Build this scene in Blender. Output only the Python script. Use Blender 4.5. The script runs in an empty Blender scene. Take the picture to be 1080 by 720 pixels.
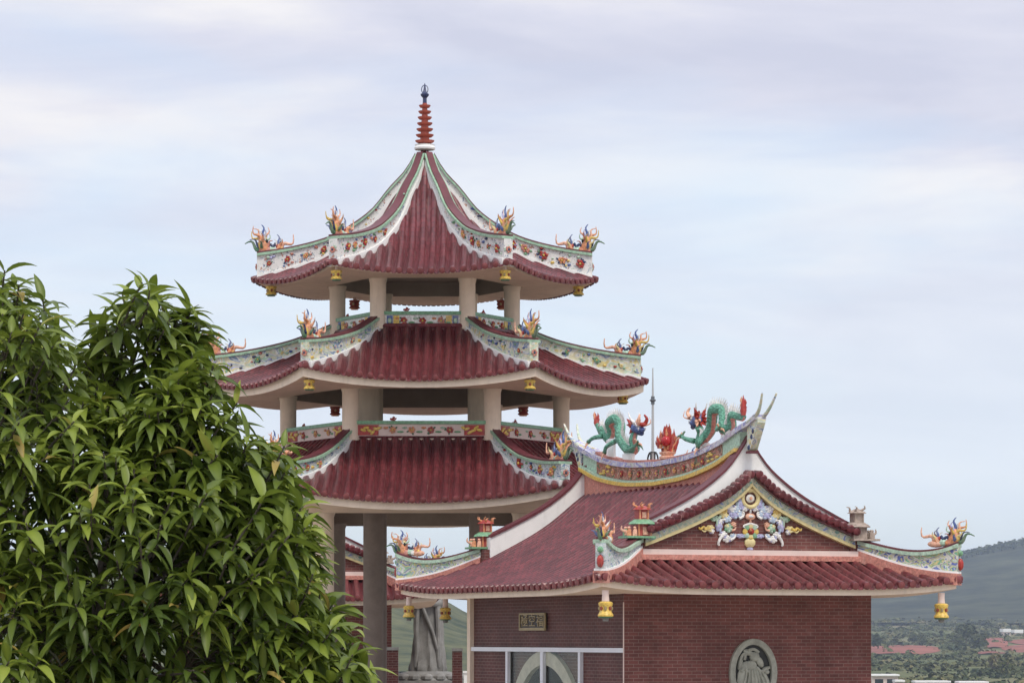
import bpy, math, random
from mathutils import Vector, Matrix, noise

R = math.radians
rnd = random.Random(11)
S = bpy.context.scene
COL = S.collection
F, HY = 3400.0, 672.0          # focal length in pixels of the 1080 px photo, horizon row
GZ = -2.3                      # terrace level (the camera is at z = 0)

# ---------------------------------------------------------------- camera, sky, sun, exposure
cam_d = bpy.data.cameras.new('camera'); cam = bpy.data.objects.new('camera', cam_d); COL.objects.link(cam)
cam.location = (0, 0, 0); cam.rotation_euler = (R(90), 0, 0)
cam_d.sensor_fit = 'HORIZONTAL'; cam_d.sensor_width = 36; cam_d.lens = 36 * F / 1080
cam_d.shift_y = (HY - 360) / 1080
cam_d.clip_start = 0.5; cam_d.clip_end = 30000
S.camera = cam

SUN_EL, SUN_AZ = R(56), R(152)      # azimuth measured clockwise from +Y: behind the camera, a little to the right
W = bpy.data.worlds.new('World'); S.world = W; W.use_nodes = True
nt = W.node_tree; nt.nodes.clear()
def wn(t, **k):
    n = nt.nodes.new(t)
    for a, b in k.items(): setattr(n, a, b)
    return n
sky = wn('ShaderNodeTexSky', sky_type='NISHITA', sun_disc=False, sun_elevation=SUN_EL, sun_rotation=SUN_AZ)
bg1 = wn('ShaderNodeBackground'); bg1.inputs[1].default_value = 0.14
nt.links.new(sky.outputs[0], bg1.inputs[0])
tc = wn('ShaderNodeTexCoord')
mp = wn('ShaderNodeMapping'); mp.inputs['Scale'].default_value = (1.0, 1.0, 5.0); mp.inputs['Location'].default_value = (0.37, 0.2, 0.13)
nt.links.new(tc.outputs['Generated'], mp.inputs[0])
n1 = wn('ShaderNodeTexNoise'); n1.inputs['Scale'].default_value = 5.2; n1.inputs['Detail'].default_value = 9; n1.inputs['Roughness'].default_value = .56; n1.inputs['Distortion'].default_value = .35
n2 = wn('ShaderNodeTexNoise'); n2.inputs['Scale'].default_value = 3.6; n2.inputs['Detail'].default_value = 5; n2.inputs['Distortion'].default_value = .5
nt.links.new(mp.outputs[0], n1.inputs[0]); nt.links.new(mp.outputs[0], n2.inputs[0])
cr = wn('ShaderNodeValToRGB')                        # shade of the cloud deck
cr.color_ramp.elements[0].position = .37; cr.color_ramp.elements[0].color = (.515, .53, .635, 1)
cr.color_ramp.elements[1].position = .65; cr.color_ramp.elements[1].color = (.75, .735, .745, 1)
e = cr.color_ramp.elements.new(.5); e.color = (.60, .605, .69, 1)
nt.links.new(n1.outputs[0], cr.inputs[0])
cr2 = wn('ShaderNodeValToRGB')                       # how much blue shows between the clouds
cr2.color_ramp.elements[0].position = .50; cr2.color_ramp.elements[0].color = (0, 0, 0, 1)
cr2.color_ramp.elements[1].position = .70; cr2.color_ramp.elements[1].color = (.42, .42, .42, 1)
nt.links.new(n2.outputs[0], cr2.inputs[0])
sep = wn('ShaderNodeSeparateXYZ'); nt.links.new(tc.outputs['Generated'], sep.inputs[0])
mr = wn('ShaderNodeMapRange'); mr.inputs[1].default_value = .2; mr.inputs[2].default_value = 1; mr.inputs[3].default_value = 1.0; mr.inputs[4].default_value = 1.7
nt.links.new(sep.outputs[2], mr.inputs[0])           # an overcast deck is brighter overhead
bg2 = wn('ShaderNodeBackground'); nt.links.new(mr.outputs[0], bg2.inputs[1])
hz = wn('ShaderNodeMapRange'); hz.inputs[1].default_value = -.02; hz.inputs[2].default_value = .15; hz.inputs[3].default_value = 1; hz.inputs[4].default_value = 0
nt.links.new(sep.outputs[2], hz.inputs[0])           # milky air towards the horizon
mxh = wn('ShaderNodeMix', data_type='RGBA'); mxh.inputs['B'].default_value = (.79, .88, .91, 1)
nt.links.new(hz.outputs[0], mxh.inputs['Factor']); nt.links.new(cr.outputs[0], mxh.inputs['A'])
nt.links.new(mxh.outputs['Result'], bg2.inputs[0])
mx = wn('ShaderNodeMixShader'); out = wn('ShaderNodeOutputWorld')
nt.links.new(cr2.outputs[0], mx.inputs[0]); nt.links.new(bg2.outputs[0], mx.inputs[1]); nt.links.new(bg1.outputs[0], mx.inputs[2])
nt.links.new(mx.outputs[0], out.inputs[0])

sd = bpy.data.lights.new('sun', 'SUN'); sd.energy = 1.5; sd.angle = R(16); sd.color = (1, .93, .82)
so = bpy.data.objects.new('sun', sd); COL.objects.link(so)
sdir = Vector((math.sin(SUN_AZ) * math.cos(SUN_EL), math.cos(SUN_AZ) * math.cos(SUN_EL), math.sin(SUN_EL)))
so.rotation_euler = sdir.to_track_quat('Z', 'Y').to_euler()
S.view_settings.view_transform = 'Standard'; S.view_settings.look = 'None'; S.view_settings.exposure = 0.36
S.view_settings.gamma = 1; S.view_settings.use_curve_mapping = False
S.render.engine = 'CYCLES'
try:
    S.cycles.use_denoising = True
    S.cycles.max_bounces = 6; S.cycles.diffuse_bounces = 3; S.cycles.volume_bounces = 1; S.cycles.transparent_max_bounces = 8
except Exception: pass

# ---------------------------------------------------------------- materials
def new_mat(name):
    m = bpy.data.materials.new(name); m.use_nodes = True
    t = m.node_tree; b = t.nodes['Principled BSDF']
    return m, t, b
def nd(t, typ, **k):
    n = t.nodes.new(typ)
    for a, v in k.items(): setattr(n, a, v)
    return n
def pm(name, c, rough=.6, var=.18, scale=5, bump=.0, bscale=40, spec=.4, stain=0, stain_c=(.12, .11, .1), metal=0):
    """plain painted / stone surface with uneven tone, optional weather stains and grain"""
    m, t, b = new_mat(name)
    tc = nd(t, 'ShaderNodeTexCoord')
    n = nd(t, 'ShaderNodeTexNoise'); n.inputs['Scale'].default_value = scale; n.inputs['Detail'].default_value = 6; n.inputs['Roughness'].default_value = .62
    t.links.new(tc.outputs['Object'], n.inputs[0])
    r = nd(t, 'ShaderNodeValToRGB')
    r.color_ramp.elements[0].position = .3; r.color_ramp.elements[1].position = .7
    r.color_ramp.elements[0].color = tuple(x * (1 - var) for x in c) + (1,)
    r.color_ramp.elements[1].color = tuple(min(1, x * (1 + var)) for x in c) + (1,)
    t.links.new(n.outputs[0], r.inputs[0]); last = r.outputs[0]
    if stain:
        mp = nd(t, 'ShaderNodeMapping'); mp.inputs['Scale'].default_value = (3.1, 3.1, .7)
        t.links.new(tc.outputs['Object'], mp.inputs[0])
        n3 = nd(t, 'ShaderNodeTexNoise'); n3.inputs['Scale'].default_value = 2.2; n3.inputs['Detail'].default_value = 8; n3.inputs['Roughness'].default_value = .7
        t.links.new(mp.outputs[0], n3.inputs[0])
        r3 = nd(t, 'ShaderNodeValToRGB'); r3.color_ramp.elements[0].position = .5; r3.color_ramp.elements[1].position = .78
        r3.color_ramp.elements[1].color = (stain,) * 3 + (1,); r3.color_ramp.elements[0].color = (0, 0, 0, 1)
        t.links.new(n3.outputs[0], r3.inputs[0])
        x = nd(t, 'ShaderNodeMix', data_type='RGBA'); x.inputs['B'].default_value = stain_c + (1,)
        t.links.new(r3.outputs[0], x.inputs['Factor']); t.links.new(last, x.inputs['A']); last = x.outputs['Result']
    t.links.new(last, b.inputs['Base Color'])
    b.inputs['Roughness'].default_value = rough; b.inputs['Specular IOR Level'].default_value = spec; b.inputs['Metallic'].default_value = metal
    if bump:
        n4 = nd(t, 'ShaderNodeTexNoise'); n4.inputs['Scale'].default_value = bscale; n4.inputs['Detail'].default_value = 4
        t.links.new(tc.outputs['Object'], n4.inputs[0])
        bp = nd(t, 'ShaderNodeBump'); bp.inputs['Strength'].default_value = bump; bp.inputs['Distance'].default_value = .02
        t.links.new(n4.outputs[0], bp.inputs['Height']); t.links.new(bp.outputs[0], b.inputs['Normal'])
    return m

def tile_mat(name, c):
    """glazed roof tile: uv.x along the eave, uv.y down the slope (metres); pale mortar at some roll edges, worn glaze"""
    m, t, b = new_mat(name)
    uv = nd(t, 'ShaderNodeUVMap'); tc = nd(t, 'ShaderNodeTexCoord')
    sp = nd(t, 'ShaderNodeSeparateXYZ'); t.links.new(uv.outputs[0], sp.inputs[0])
    # joints between successive tiles
    f = nd(t, 'ShaderNodeMath', operation='MULTIPLY'); f.inputs[1].default_value = 1 / .13; t.links.new(sp.outputs[1], f.inputs[0])
    fl = nd(t, 'ShaderNodeMath', operation='FLOOR'); t.links.new(f.outputs[0], fl.inputs[0])
    fr = nd(t, 'ShaderNodeMath', operation='FRACT'); t.links.new(f.outputs[0], fr.inputs[0])
    g = nd(t, 'ShaderNodeMath', operation='MULTIPLY'); g.inputs[1].default_value = 2; t.links.new(sp.outputs[0], g.inputs[0])
    gf = nd(t, 'ShaderNodeMath', operation='FLOOR'); t.links.new(g.outputs[0], gf.inputs[0])
    cb = nd(t, 'ShaderNodeCombineXYZ'); t.links.new(fl.outputs[0], cb.inputs[0]); t.links.new(gf.outputs[0], cb.inputs[1])
    wn_ = nd(t, 'ShaderNodeTexWhiteNoise', noise_dimensions='2D'); t.links.new(cb.outputs[0], wn_.inputs[0])
    n = nd(t, 'ShaderNodeTexNoise'); n.inputs['Scale'].default_value = 1.6; n.inputs['Detail'].default_value = 8; n.inputs['Roughness'].default_value = .7
    t.links.new(tc.outputs['Object'], n.inputs[0])
    r = nd(t, 'ShaderNodeValToRGB'); r.color_ramp.elements[0].position = .3; r.color_ramp.elements[1].position = .72
    r.color_ramp.elements[0].color = tuple(x * .6 for x in c) + (1,); r.color_ramp.elements[1].color = (c[0] * 1.3, c[1] * 1.4, c[2] * 1.4, 1)
    ad = nd(t, 'ShaderNodeMath', operation='MULTIPLY_ADD'); ad.inputs[1].default_value = .32; t.links.new(wn_.outputs[0], ad.inputs[0])
    sb = nd(t, 'ShaderNodeMath', operation='SUBTRACT'); sb.inputs[1].default_value = .16; t.links.new(n.outputs[0], sb.inputs[0]); t.links.new(sb.outputs[0], ad.inputs[2])
    t.links.new(ad.outputs[0], r.inputs[0])
    # pale chips and lime specks
    n3 = nd(t, 'ShaderNodeTexNoise'); n3.inputs['Scale'].default_value = 16; n3.inputs['Detail'].default_value = 5; n3.inputs['Roughness'].default_value = .75
    t.links.new(tc.outputs['Object'], n3.inputs[0])
    r3 = nd(t, 'ShaderNodeValToRGB'); r3.color_ramp.elements[0].position = .66; r3.color_ramp.elements[1].position = .78; r3.color_ramp.elements[1].color = (.45, .45, .45, 1); r3.color_ramp.elements[0].color = (0, 0, 0, 1)
    t.links.new(n3.outputs[0], r3.inputs[0])
    x = nd(t, 'ShaderNodeMix', data_type='RGBA'); x.inputs['B'].default_value = (.36, .20, .19, 1)
    t.links.new(r3.outputs[0], x.inputs['Factor']); t.links.new(r.outputs[0], x.inputs['A'])
    # lime mortar along the foot of each roll, patchy
    rf = nd(t, 'ShaderNodeMath', operation='FRACT'); t.links.new(sp.outputs[0], rf.inputs[0])
    rc = nd(t, 'ShaderNodeMath', operation='SUBTRACT'); rc.inputs[1].default_value = .5; t.links.new(rf.outputs[0], rc.inputs[0])
    ra = nd(t, 'ShaderNodeMath', operation='ABSOLUTE'); t.links.new(rc.outputs[0], ra.inputs[0])
    rd = nd(t, 'ShaderNodeMath', operation='SUBTRACT'); rd.inputs[1].default_value = .30; t.links.new(ra.outputs[0], rd.inputs[0])
    re = nd(t, 'ShaderNodeMath', operation='ABSOLUTE'); t.links.new(rd.outputs[0], re.inputs[0])
    rl = nd(t, 'ShaderNodeMath', operation='LESS_THAN'); rl.inputs[1].default_value = .035; t.links.new(re.outputs[0], rl.inputs[0])
    n5 = nd(t, 'ShaderNodeTexNoise'); n5.inputs['Scale'].default_value = 3.1; n5.inputs['Detail'].default_value = 6; n5.inputs['Roughness'].default_value = .7
    t.links.new(tc.outputs['Object'], n5.inputs[0])
    r5 = nd(t, 'ShaderNodeValToRGB'); r5.color_ramp.elements[0].position = .46; r5.color_ramp.elements[1].position = .66; r5.color_ramp.elements[0].color = (.0, .0, .0, 1); r5.color_ramp.elements[1].color = (.75, .75, .75, 1)
    t.links.new(n5.outputs[0], r5.inputs[0])
    rm = nd(t, 'ShaderNodeMath', operation='MULTIPLY'); t.links.new(rl.outputs[0], rm.inputs[0]); t.links.new(r5.outputs[0], rm.inputs[1])
    xm = nd(t, 'ShaderNodeMix', data_type='RGBA'); xm.inputs['B'].default_value = (.42, .23, .21, 1)
    t.links.new(rm.outputs[0], xm.inputs['Factor']); t.links.new(x.outputs['Result'], xm.inputs['A']); x = xm
    # dark joint line
    j = nd(t, 'ShaderNodeMath', operation='LESS_THAN'); j.inputs[1].default_value = .22; t.links.new(fr.outputs[0], j.inputs[0])
    jm = nd(t, 'ShaderNodeMath', operation='MULTIPLY'); jm.inputs[1].default_value = .55; t.links.new(j.outputs[0], jm.inputs[0])
    x2 = nd(t, 'ShaderNodeMix', data_type='RGBA'); x2.inputs['B'].default_value = (.06, .014, .018, 1)
    t.links.new(jm.outputs[0], x2.inputs['Factor']); t.links.new(x.outputs['Result'], x2.inputs['A'])
    t.links.new(x2.outputs['Result'], b.inputs['Base Color'])
    bp = nd(t, 'ShaderNodeBump'); bp.inputs['Strength'].default_value = .6; bp.inputs['Distance'].default_value = .02
    t.links.new(fr.outputs[0], bp.inputs['Height']); t.links.new(bp.outputs[0], b.inputs['Normal'])
    b.inputs['Roughness'].default_value = .33; b.inputs['Specular IOR Level'].default_value = .5
    return m

def brick_mat(name, c1, c2, mortar):
    m, t, b = new_mat(name)
    uv = nd(t, 'ShaderNodeUVMap')
    br = nd(t, 'ShaderNodeTexBrick'); br.inputs['Scale'].default_value = 1
    br.inputs['Brick Width'].default_value = .20; br.inputs['Row Height'].default_value = .066
    br.inputs['Mortar Size'].default_value = .0055; br.inputs['Mortar Smooth'].default_value = .2
    br.inputs['Color1'].default_value = c1 + (1,); br.inputs['Color2'].default_value = c2 + (1,); br.inputs['Mortar'].default_value = mortar + (1,)
    t.links.new(uv.outputs[0], br.inputs[0])
    n = nd(t, 'ShaderNodeTexNoise'); n.inputs['Scale'].default_value = 1.3; n.inputs['Detail'].default_value = 8; n.inputs['Roughness'].default_value = .7
    t.links.new(uv.outputs[0], n.inputs[0])
    mr = nd(t, 'ShaderNodeMapRange'); mr.inputs[1].default_value = .3; mr.inputs[2].default_value = .7; mr.inputs[3].default_value = .6; mr.inputs[4].default_value = 1.3
    t.links.new(n.outputs[0], mr.inputs[0])
    x = nd(t, 'ShaderNodeMix', data_type='RGBA', blend_type='MULTIPLY'); x.inputs['Factor'].default_value = 1
    t.links.new(br.outputs[0], x.inputs['A']); t.links.new(mr.outputs[0], x.inputs['B'])
    ef = nd(t, 'ShaderNodeTexNoise'); ef.inputs['Scale'].default_value = 2.4; ef.inputs['Detail'].default_value = 10; ef.inputs['Roughness'].default_value = .78
    t.links.new(uv.outputs[0], ef.inputs[0])
    er = nd(t, 'ShaderNodeMapRange'); er.inputs[1].default_value = .56; er.inputs[2].default_value = .8; er.inputs[3].default_value = 0; er.inputs[4].default_value = .5; t.links.new(ef.outputs[0], er.inputs[0])
    xe = nd(t, 'ShaderNodeMix', data_type='RGBA'); xe.inputs['B'].default_value = (.30, .21, .185, 1)
    t.links.new(er.outputs[0], xe.inputs['Factor']); t.links.new(x.outputs['Result'], xe.inputs['A']); x = xe
    t.links.new(x.outputs['Result'], b.inputs['Base Color'])
    bp = nd(t, 'ShaderNodeBump', invert=True); bp.inputs['Strength'].default_value = .6; bp.inputs['Distance'].default_value = .008
    t.links.new(br.outputs[1], bp.inputs['Height']); t.links.new(bp.outputs[0], b.inputs['Normal'])
    b.inputs['Roughness'].default_value = .6; b.inputs['Specular IOR Level'].default_value = .3
    return m

def porcelain(name, base, stops, scale=7, cover=.55, stretch=(1, 1, 1)):
    """cut porcelain / painted plaster: irregular chips of several colours on a base colour"""
    m, t, b = new_mat(name)
    tc = nd(t, 'ShaderNodeTexCoord')
    mp = nd(t, 'ShaderNodeMapping'); mp.inputs['Scale'].default_value = stretch; t.links.new(tc.outputs['Object'], mp.inputs[0])
    dn = nd(t, 'ShaderNodeTexNoise'); dn.inputs['Scale'].default_value = scale * .6; dn.inputs['Detail'].default_value = 3
    t.links.new(mp.outputs[0], dn.inputs[0])
    va = nd(t, 'ShaderNodeVectorMath', operation='MULTIPLY_ADD'); va.inputs[1].default_value = (.35,) * 3
    t.links.new(dn.outputs[1], va.inputs[0]); t.links.new(mp.outputs[0], va.inputs[2])
    vo = nd(t, 'ShaderNodeTexVoronoi'); vo.inputs['Scale'].default_value = scale
    t.links.new(va.outputs[0], vo.inputs[0])
    sp = nd(t, 'ShaderNodeSeparateColor'); t.links.new(vo.outputs['Color'], sp.inputs[0])
    r = nd(t, 'ShaderNodeValToRGB'); r.color_ramp.interpolation = 'CONSTANT'
    els = r.color_ramp.elements
    els[0].position = 0; els[0].color = stops[0] + (1,); els[1].position = 1 / len(stops); els[1].color = stops[1] + (1,)
    for i in range(2, len(stops)):
        q = els.new(i / len(stops)); q.color = stops[i] + (1,)
    t.links.new(sp.outputs[0], r.inputs[0])
    lt = nd(t, 'ShaderNodeMath', operation='LESS_THAN'); lt.inputs[1].default_value = cover; t.links.new(vo.outputs['Distance'], lt.inputs[0])
    g = nd(t, 'ShaderNodeMath', operation='GREATER_THAN'); g.inputs[1].default_value = .25; t.links.new(sp.outputs[1], g.inputs[0])
    mu = nd(t, 'ShaderNodeMath', operation='MULTIPLY'); t.links.new(lt.outputs[0], mu.inputs[0]); t.links.new(g.outputs[0], mu.inputs[1])
    x = nd(t, 'ShaderNodeMix', data_type='RGBA'); x.inputs['A'].default_value = base + (1,)
    t.links.new(mu.outputs[0], x.inputs['Factor']); t.links.new(r.outputs[0], x.inputs['B'])
    t.links.new(x.outputs['Result'], b.inputs['Base Color'])
    bp = nd(t, 'ShaderNodeBump'); bp.inputs['Strength'].default_value = .5; bp.inputs['Distance'].default_value = .02
    t.links.new(mu.outputs[0], bp.inputs['Height']); t.links.new(bp.outputs[0], b.inputs['Normal'])
    b.inputs['Roughness'].default_value = .45
    return m

def swirl(name, cols, scale=3.0, stretch=(1, 1, 1.5), dist=1.6):
    """hand painted scrollwork: winding bands of colour with thin dark outlines"""
    m, t, b = new_mat(name)
    tc = nd(t, 'ShaderNodeTexCoord'); mp = nd(t, 'ShaderNodeMapping'); mp.inputs['Scale'].default_value = stretch; t.links.new(tc.outputs['Object'], mp.inputs[0])
    n = nd(t, 'ShaderNodeTexNoise'); n.inputs['Scale'].default_value = scale; n.inputs['Detail'].default_value = 2.5; n.inputs['Distortion'].default_value = dist
    t.links.new(mp.outputs[0], n.inputs[0])
    r = nd(t, 'ShaderNodeValToRGB'); E = r.color_ramp.elements; k = len(cols)
    E[0].position = .26; E[0].color = cols[0] + (1,); E[1].position = .74; E[1].color = cols[-1] + (1,)
    for i in range(1, k):
        p = .26 + .48 * i / k
        q = E.new(p - .004); q.color = cols[i - 1] + (1,); q = E.new(p + .004); q.color = cols[i] + (1,)
    t.links.new(n.outputs[0], r.inputs[0])
    n2 = nd(t, 'ShaderNodeTexNoise'); n2.inputs['Scale'].default_value = 14; n2.inputs['Detail'].default_value = 5; t.links.new(tc.outputs['Object'], n2.inputs[0])
    mr = nd(t, 'ShaderNodeMapRange'); mr.inputs[1].default_value = .3; mr.inputs[2].default_value = .7; mr.inputs[3].default_value = .78; mr.inputs[4].default_value = 1.15; t.links.new(n2.outputs[0], mr.inputs[0])
    x = nd(t, 'ShaderNodeMix', data_type='RGBA', blend_type='MULTIPLY'); x.inputs['Factor'].default_value = 1
    t.links.new(r.outputs[0], x.inputs['A']); t.links.new(mr.outputs[0], x.inputs['B']); t.links.new(x.outputs['Result'], b.inputs['Base Color'])
    bp = nd(t, 'ShaderNodeBump'); bp.inputs['Strength'].default_value = .7; bp.inputs['Distance'].default_value = .03
    t.links.new(n.outputs[0], bp.inputs['Height']); t.links.new(bp.outputs[0], b.inputs['Normal']); b.inputs['Roughness'].default_value = .5
    return m

M = {}
M['tile'] = tile_mat('maroon glazed tile', (.145, .026, .031))
M['tile_end'] = pm('worn tile ends', (.20, .055, .055), .45, .35, 6, .3)
M['coping'] = pm('maroon coping', (.13, .032, .04), .45, .25, 4, .2)
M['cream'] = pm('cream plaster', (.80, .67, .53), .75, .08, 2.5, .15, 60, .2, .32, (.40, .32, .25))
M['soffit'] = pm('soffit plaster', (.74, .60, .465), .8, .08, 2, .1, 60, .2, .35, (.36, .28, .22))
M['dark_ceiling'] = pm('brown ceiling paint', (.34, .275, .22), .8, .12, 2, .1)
M['white'] = pm('white plaster', (.86, .86, .83), .7, .05, 2.2, .12, 50, .3, .35, (.5, .5, .46))
M['pinkish'] = pm('pinkish white plaster', (.72, .58, .52), .7, .08, 3, .1)
M['salmon'] = pm('salmon paint', (.52, .22, .17), .65, .38, 21, .15, 50, .3, .4, (.7, .5, .42))
M['green'] = pm('green glaze', (.17, .36, .20), .4, .38, 21, .1, 40, .5, .5, (.42, .55, .42))
M['palegreen'] = pm('pale green glaze', (.40, .55, .42), .45, .38, 21, .15, 40, .45, .45, (.50, .44, .38))
M['softgreen'] = pm('weathered green glaze', (.30, .47, .33), .45, .3, 14, .1, 40, .45, .5, (.60, .60, .52))
M['weathered'] = pm('weathered ceramic', (.38, .31, .26), .8, .35, 14, .4, 30, .2, .5, (.22, .16, .12))
M['deepgreen'] = pm('deep green glaze', (.07, .16, .085), .4, .38, 21, .15, 40, .45, .45, (.50, .44, .38))
M['red'] = pm('red glaze', (.36, .035, .025), .42, .38, 21, .15, 40, .45, .45, (.50, .44, .38))
M['brickred'] = pm('brick red paint', (.25, .055, .035), .55, .25, 9)
M['orange'] = pm('orange glaze', (.62, .27, .13), .42, .38, 21, .15, 40, .45, .45, (.50, .44, .38))
M['peach'] = pm('peach glaze', (.72, .40, .27), .45, .38, 21, .15, 40, .45, .45, (.50, .44, .38))
M['yellow'] = pm('yellow glaze', (.68, .47, .10), .42, .38, 21, .15, 40, .45, .45, (.50, .44, .38))
M['paleyellow'] = pm('pale yellow paint', (.70, .60, .30), .5, .15, 8)
M['blue'] = pm('blue glaze', (.08, .13, .32), .4, .38, 21, .15, 40, .45, .45, (.50, .44, .38))
M['navy'] = pm('navy glaze', (.025, .04, .11), .4, .38, 21, .15, 40, .45, .45, (.50, .44, .38))
M['lilac'] = pm('lilac glaze', (.40, .40, .60), .45, .38, 21, .15, 40, .45, .45, (.50, .44, .38))
M['paleblue'] = pm('pale blue glaze', (.45, .55, .66), .45, .15, 8)
M['porc_white'] = pm('white glaze', (.74, .72, .68), .4, .38, 21)
M['black'] = pm('dark glaze', (.02, .022, .02), .4, .2, 9)
M['dragon'] = pm('jade green glaze', (.135, .38, .26), .38, .28, 14, .35, 34, .5)
def scales(m):
    t = m.node_tree; b = t.nodes['Principled BSDF']; tc = nd(t, 'ShaderNodeTexCoord')
    v = nd(t, 'ShaderNodeTexVoronoi'); v.inputs['Scale'].default_value = 21; t.links.new(tc.outputs['Object'], v.inputs[0])
    bp = nd(t, 'ShaderNodeBump', invert=True); bp.inputs['Strength'].default_value = 1; bp.inputs['Distance'].default_value = .03
    t.links.new(v.outputs['Distance'], bp.inputs['Height']); t.links.new(bp.outputs[0], b.inputs['Normal'])
    src = b.inputs['Base Color'].links[0].from_socket
    r = nd(t, 'ShaderNodeMapRange'); r.inputs[1].default_value = .2; r.inputs[2].default_value = .7; r.inputs[3].default_value = 1.12; r.inputs[4].default_value = .72; t.links.new(v.outputs['Distance'], r.inputs[0])
    x = nd(t, 'ShaderNodeMix', data_type='RGBA', blend_type='MULTIPLY'); x.inputs['Factor'].default_value = 1
    t.links.new(src, x.inputs['A']); t.links.new(r.outputs[0], x.inputs['B']); t.links.new(x.outputs['Result'], b.inputs['Base Color'])
scales(M['dragon'])
M['palestone'] = pm('pale stone trim', (.50, .485, .42), .8, .15, 5, .3, 30, .2)
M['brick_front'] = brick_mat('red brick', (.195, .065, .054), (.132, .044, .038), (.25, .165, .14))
M['brick_side'] = brick_mat('red brick with painted shade', (.115, .036, .030), (.085, .027, .024), (.20, .14, .12))  # the front wall's brick, with the side wall's shade put into its colour
M['stone'] = pm('grey green stone', (.34, .35, .295), .85, .25, 7, .4, 30, .2)
M['granite'] = pm('grey granite', (.24, .235, .22), .85, .28, 2.5, .35, 40, .2, .55, (.12, .115, .11))
M['alu'] = pm('white aluminium', (.70, .72, .76), .4, .05, 3)
M['metal'] = pm('grey metal', (.16, .17, .18), .4, .2, 8, metal=.6)
M['gold'] = pm('dull gold', (.34, .27, .14), .5, .2, 12)
M['plaque'] = pm('dark plaque', (.035, .024, .018), .5, .2, 12)
M['brown_stone_shade'] = pm('brown stone and shade tone', (.27, .22, .185), .75, .15, 3, .15, 50, .3)  # stone of the core columns; doubles as shade colour on the rear outer pair
M['hall_dark'] = pm('inside wall', (.14, .10, .085), .8, .2, 2)
M['bark'] = pm('bark', (.10, .085, .07), .85, .35, 14, .6, 30, .2)
M['p1'] = porcelain('white porcelain chips', (.72, .71, .68), [(.14, .18, .28), (.62, .62, .60), (.70, .70, .68), (.34, .42, .50), (.72, .70, .67), (.46, .24, .18), (.66, .66, .63), (.5, .56, .5)], 16, .46)
_W, _Y, _G, _B, _L = (.66, .66, .60), (.62, .54, .24), (.36, .52, .36), (.10, .14, .40), (.42, .44, .62)
M['p2'] = swirl('pale painted scrolls', [_L, (.62, .64, .6), _Y, _W, (.48, .6, .46), (.66, .62, .42), _W, (.22, .30, .42), _W, _G, (.62, .58, .4)], 1.7, (1, 1, 1.8))
M['p3'] = swirl('blue white scrolls', [(.12, .2, .36), (.62, .66, .66), (.30, .48, .38), (.66, .67, .66), (.50, .58, .6), (.64, .64, .6), (.16, .26, .38), (.6, .62, .6), (.26, .4, .32)], 3.2, (1, 1, 1.4))
M['p4'] = swirl('blue and yellow dragon scrolls', [_B, (.6, .62, .64), _Y, (.16, .42, .28), (.62, .58, .36), _W, (.12, .16, .42), _Y, (.30, .52, .36), _W, (.14, .22, .44), _Y, (.2, .42, .28), _B, _L], 2.3, (1, 1, 1.5))
M['p5'] = swirl('flowered frieze', [(.42, .30, .10), (.30, .07, .05), (.12, .14, .07), (.40, .16, .11), (.34, .09, .06), (.5, .34, .24), (.28, .06, .05), (.10, .14, .08), (.45, .22, .1)], 4, (1, 1, 1.2))
M['p6'] = swirl('cloud painted cap', [(.26, .26, .50), (.60, .60, .64), (.40, .40, .62), (.64, .62, .62), (.30, .30, .54), (.60, .60, .62), (.5, .42, .5), (.56, .58, .52)], 1.9, (1, 1, 1.2))
M['p7'] = swirl('barge board painting', [(.16, .20, .42), (.52, .56, .48), (.20, .38, .32), (.58, .58, .44), (.60, .58, .40), (.42, .52, .40), (.56, .57, .48), (.20, .26, .46), (.55, .55, .4)], 3.4, (1, 1, 1.2))
ORN = ['orange', 'yellow', 'peach', 'blue', 'deepgreen', 'palegreen', 'red', 'porc_white', 'navy', 'lilac', 'salmon', 'black', 'green', 'paleyellow', 'paleblue']
OI = {n: i for i, n in enumerate(ORN)}

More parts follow.
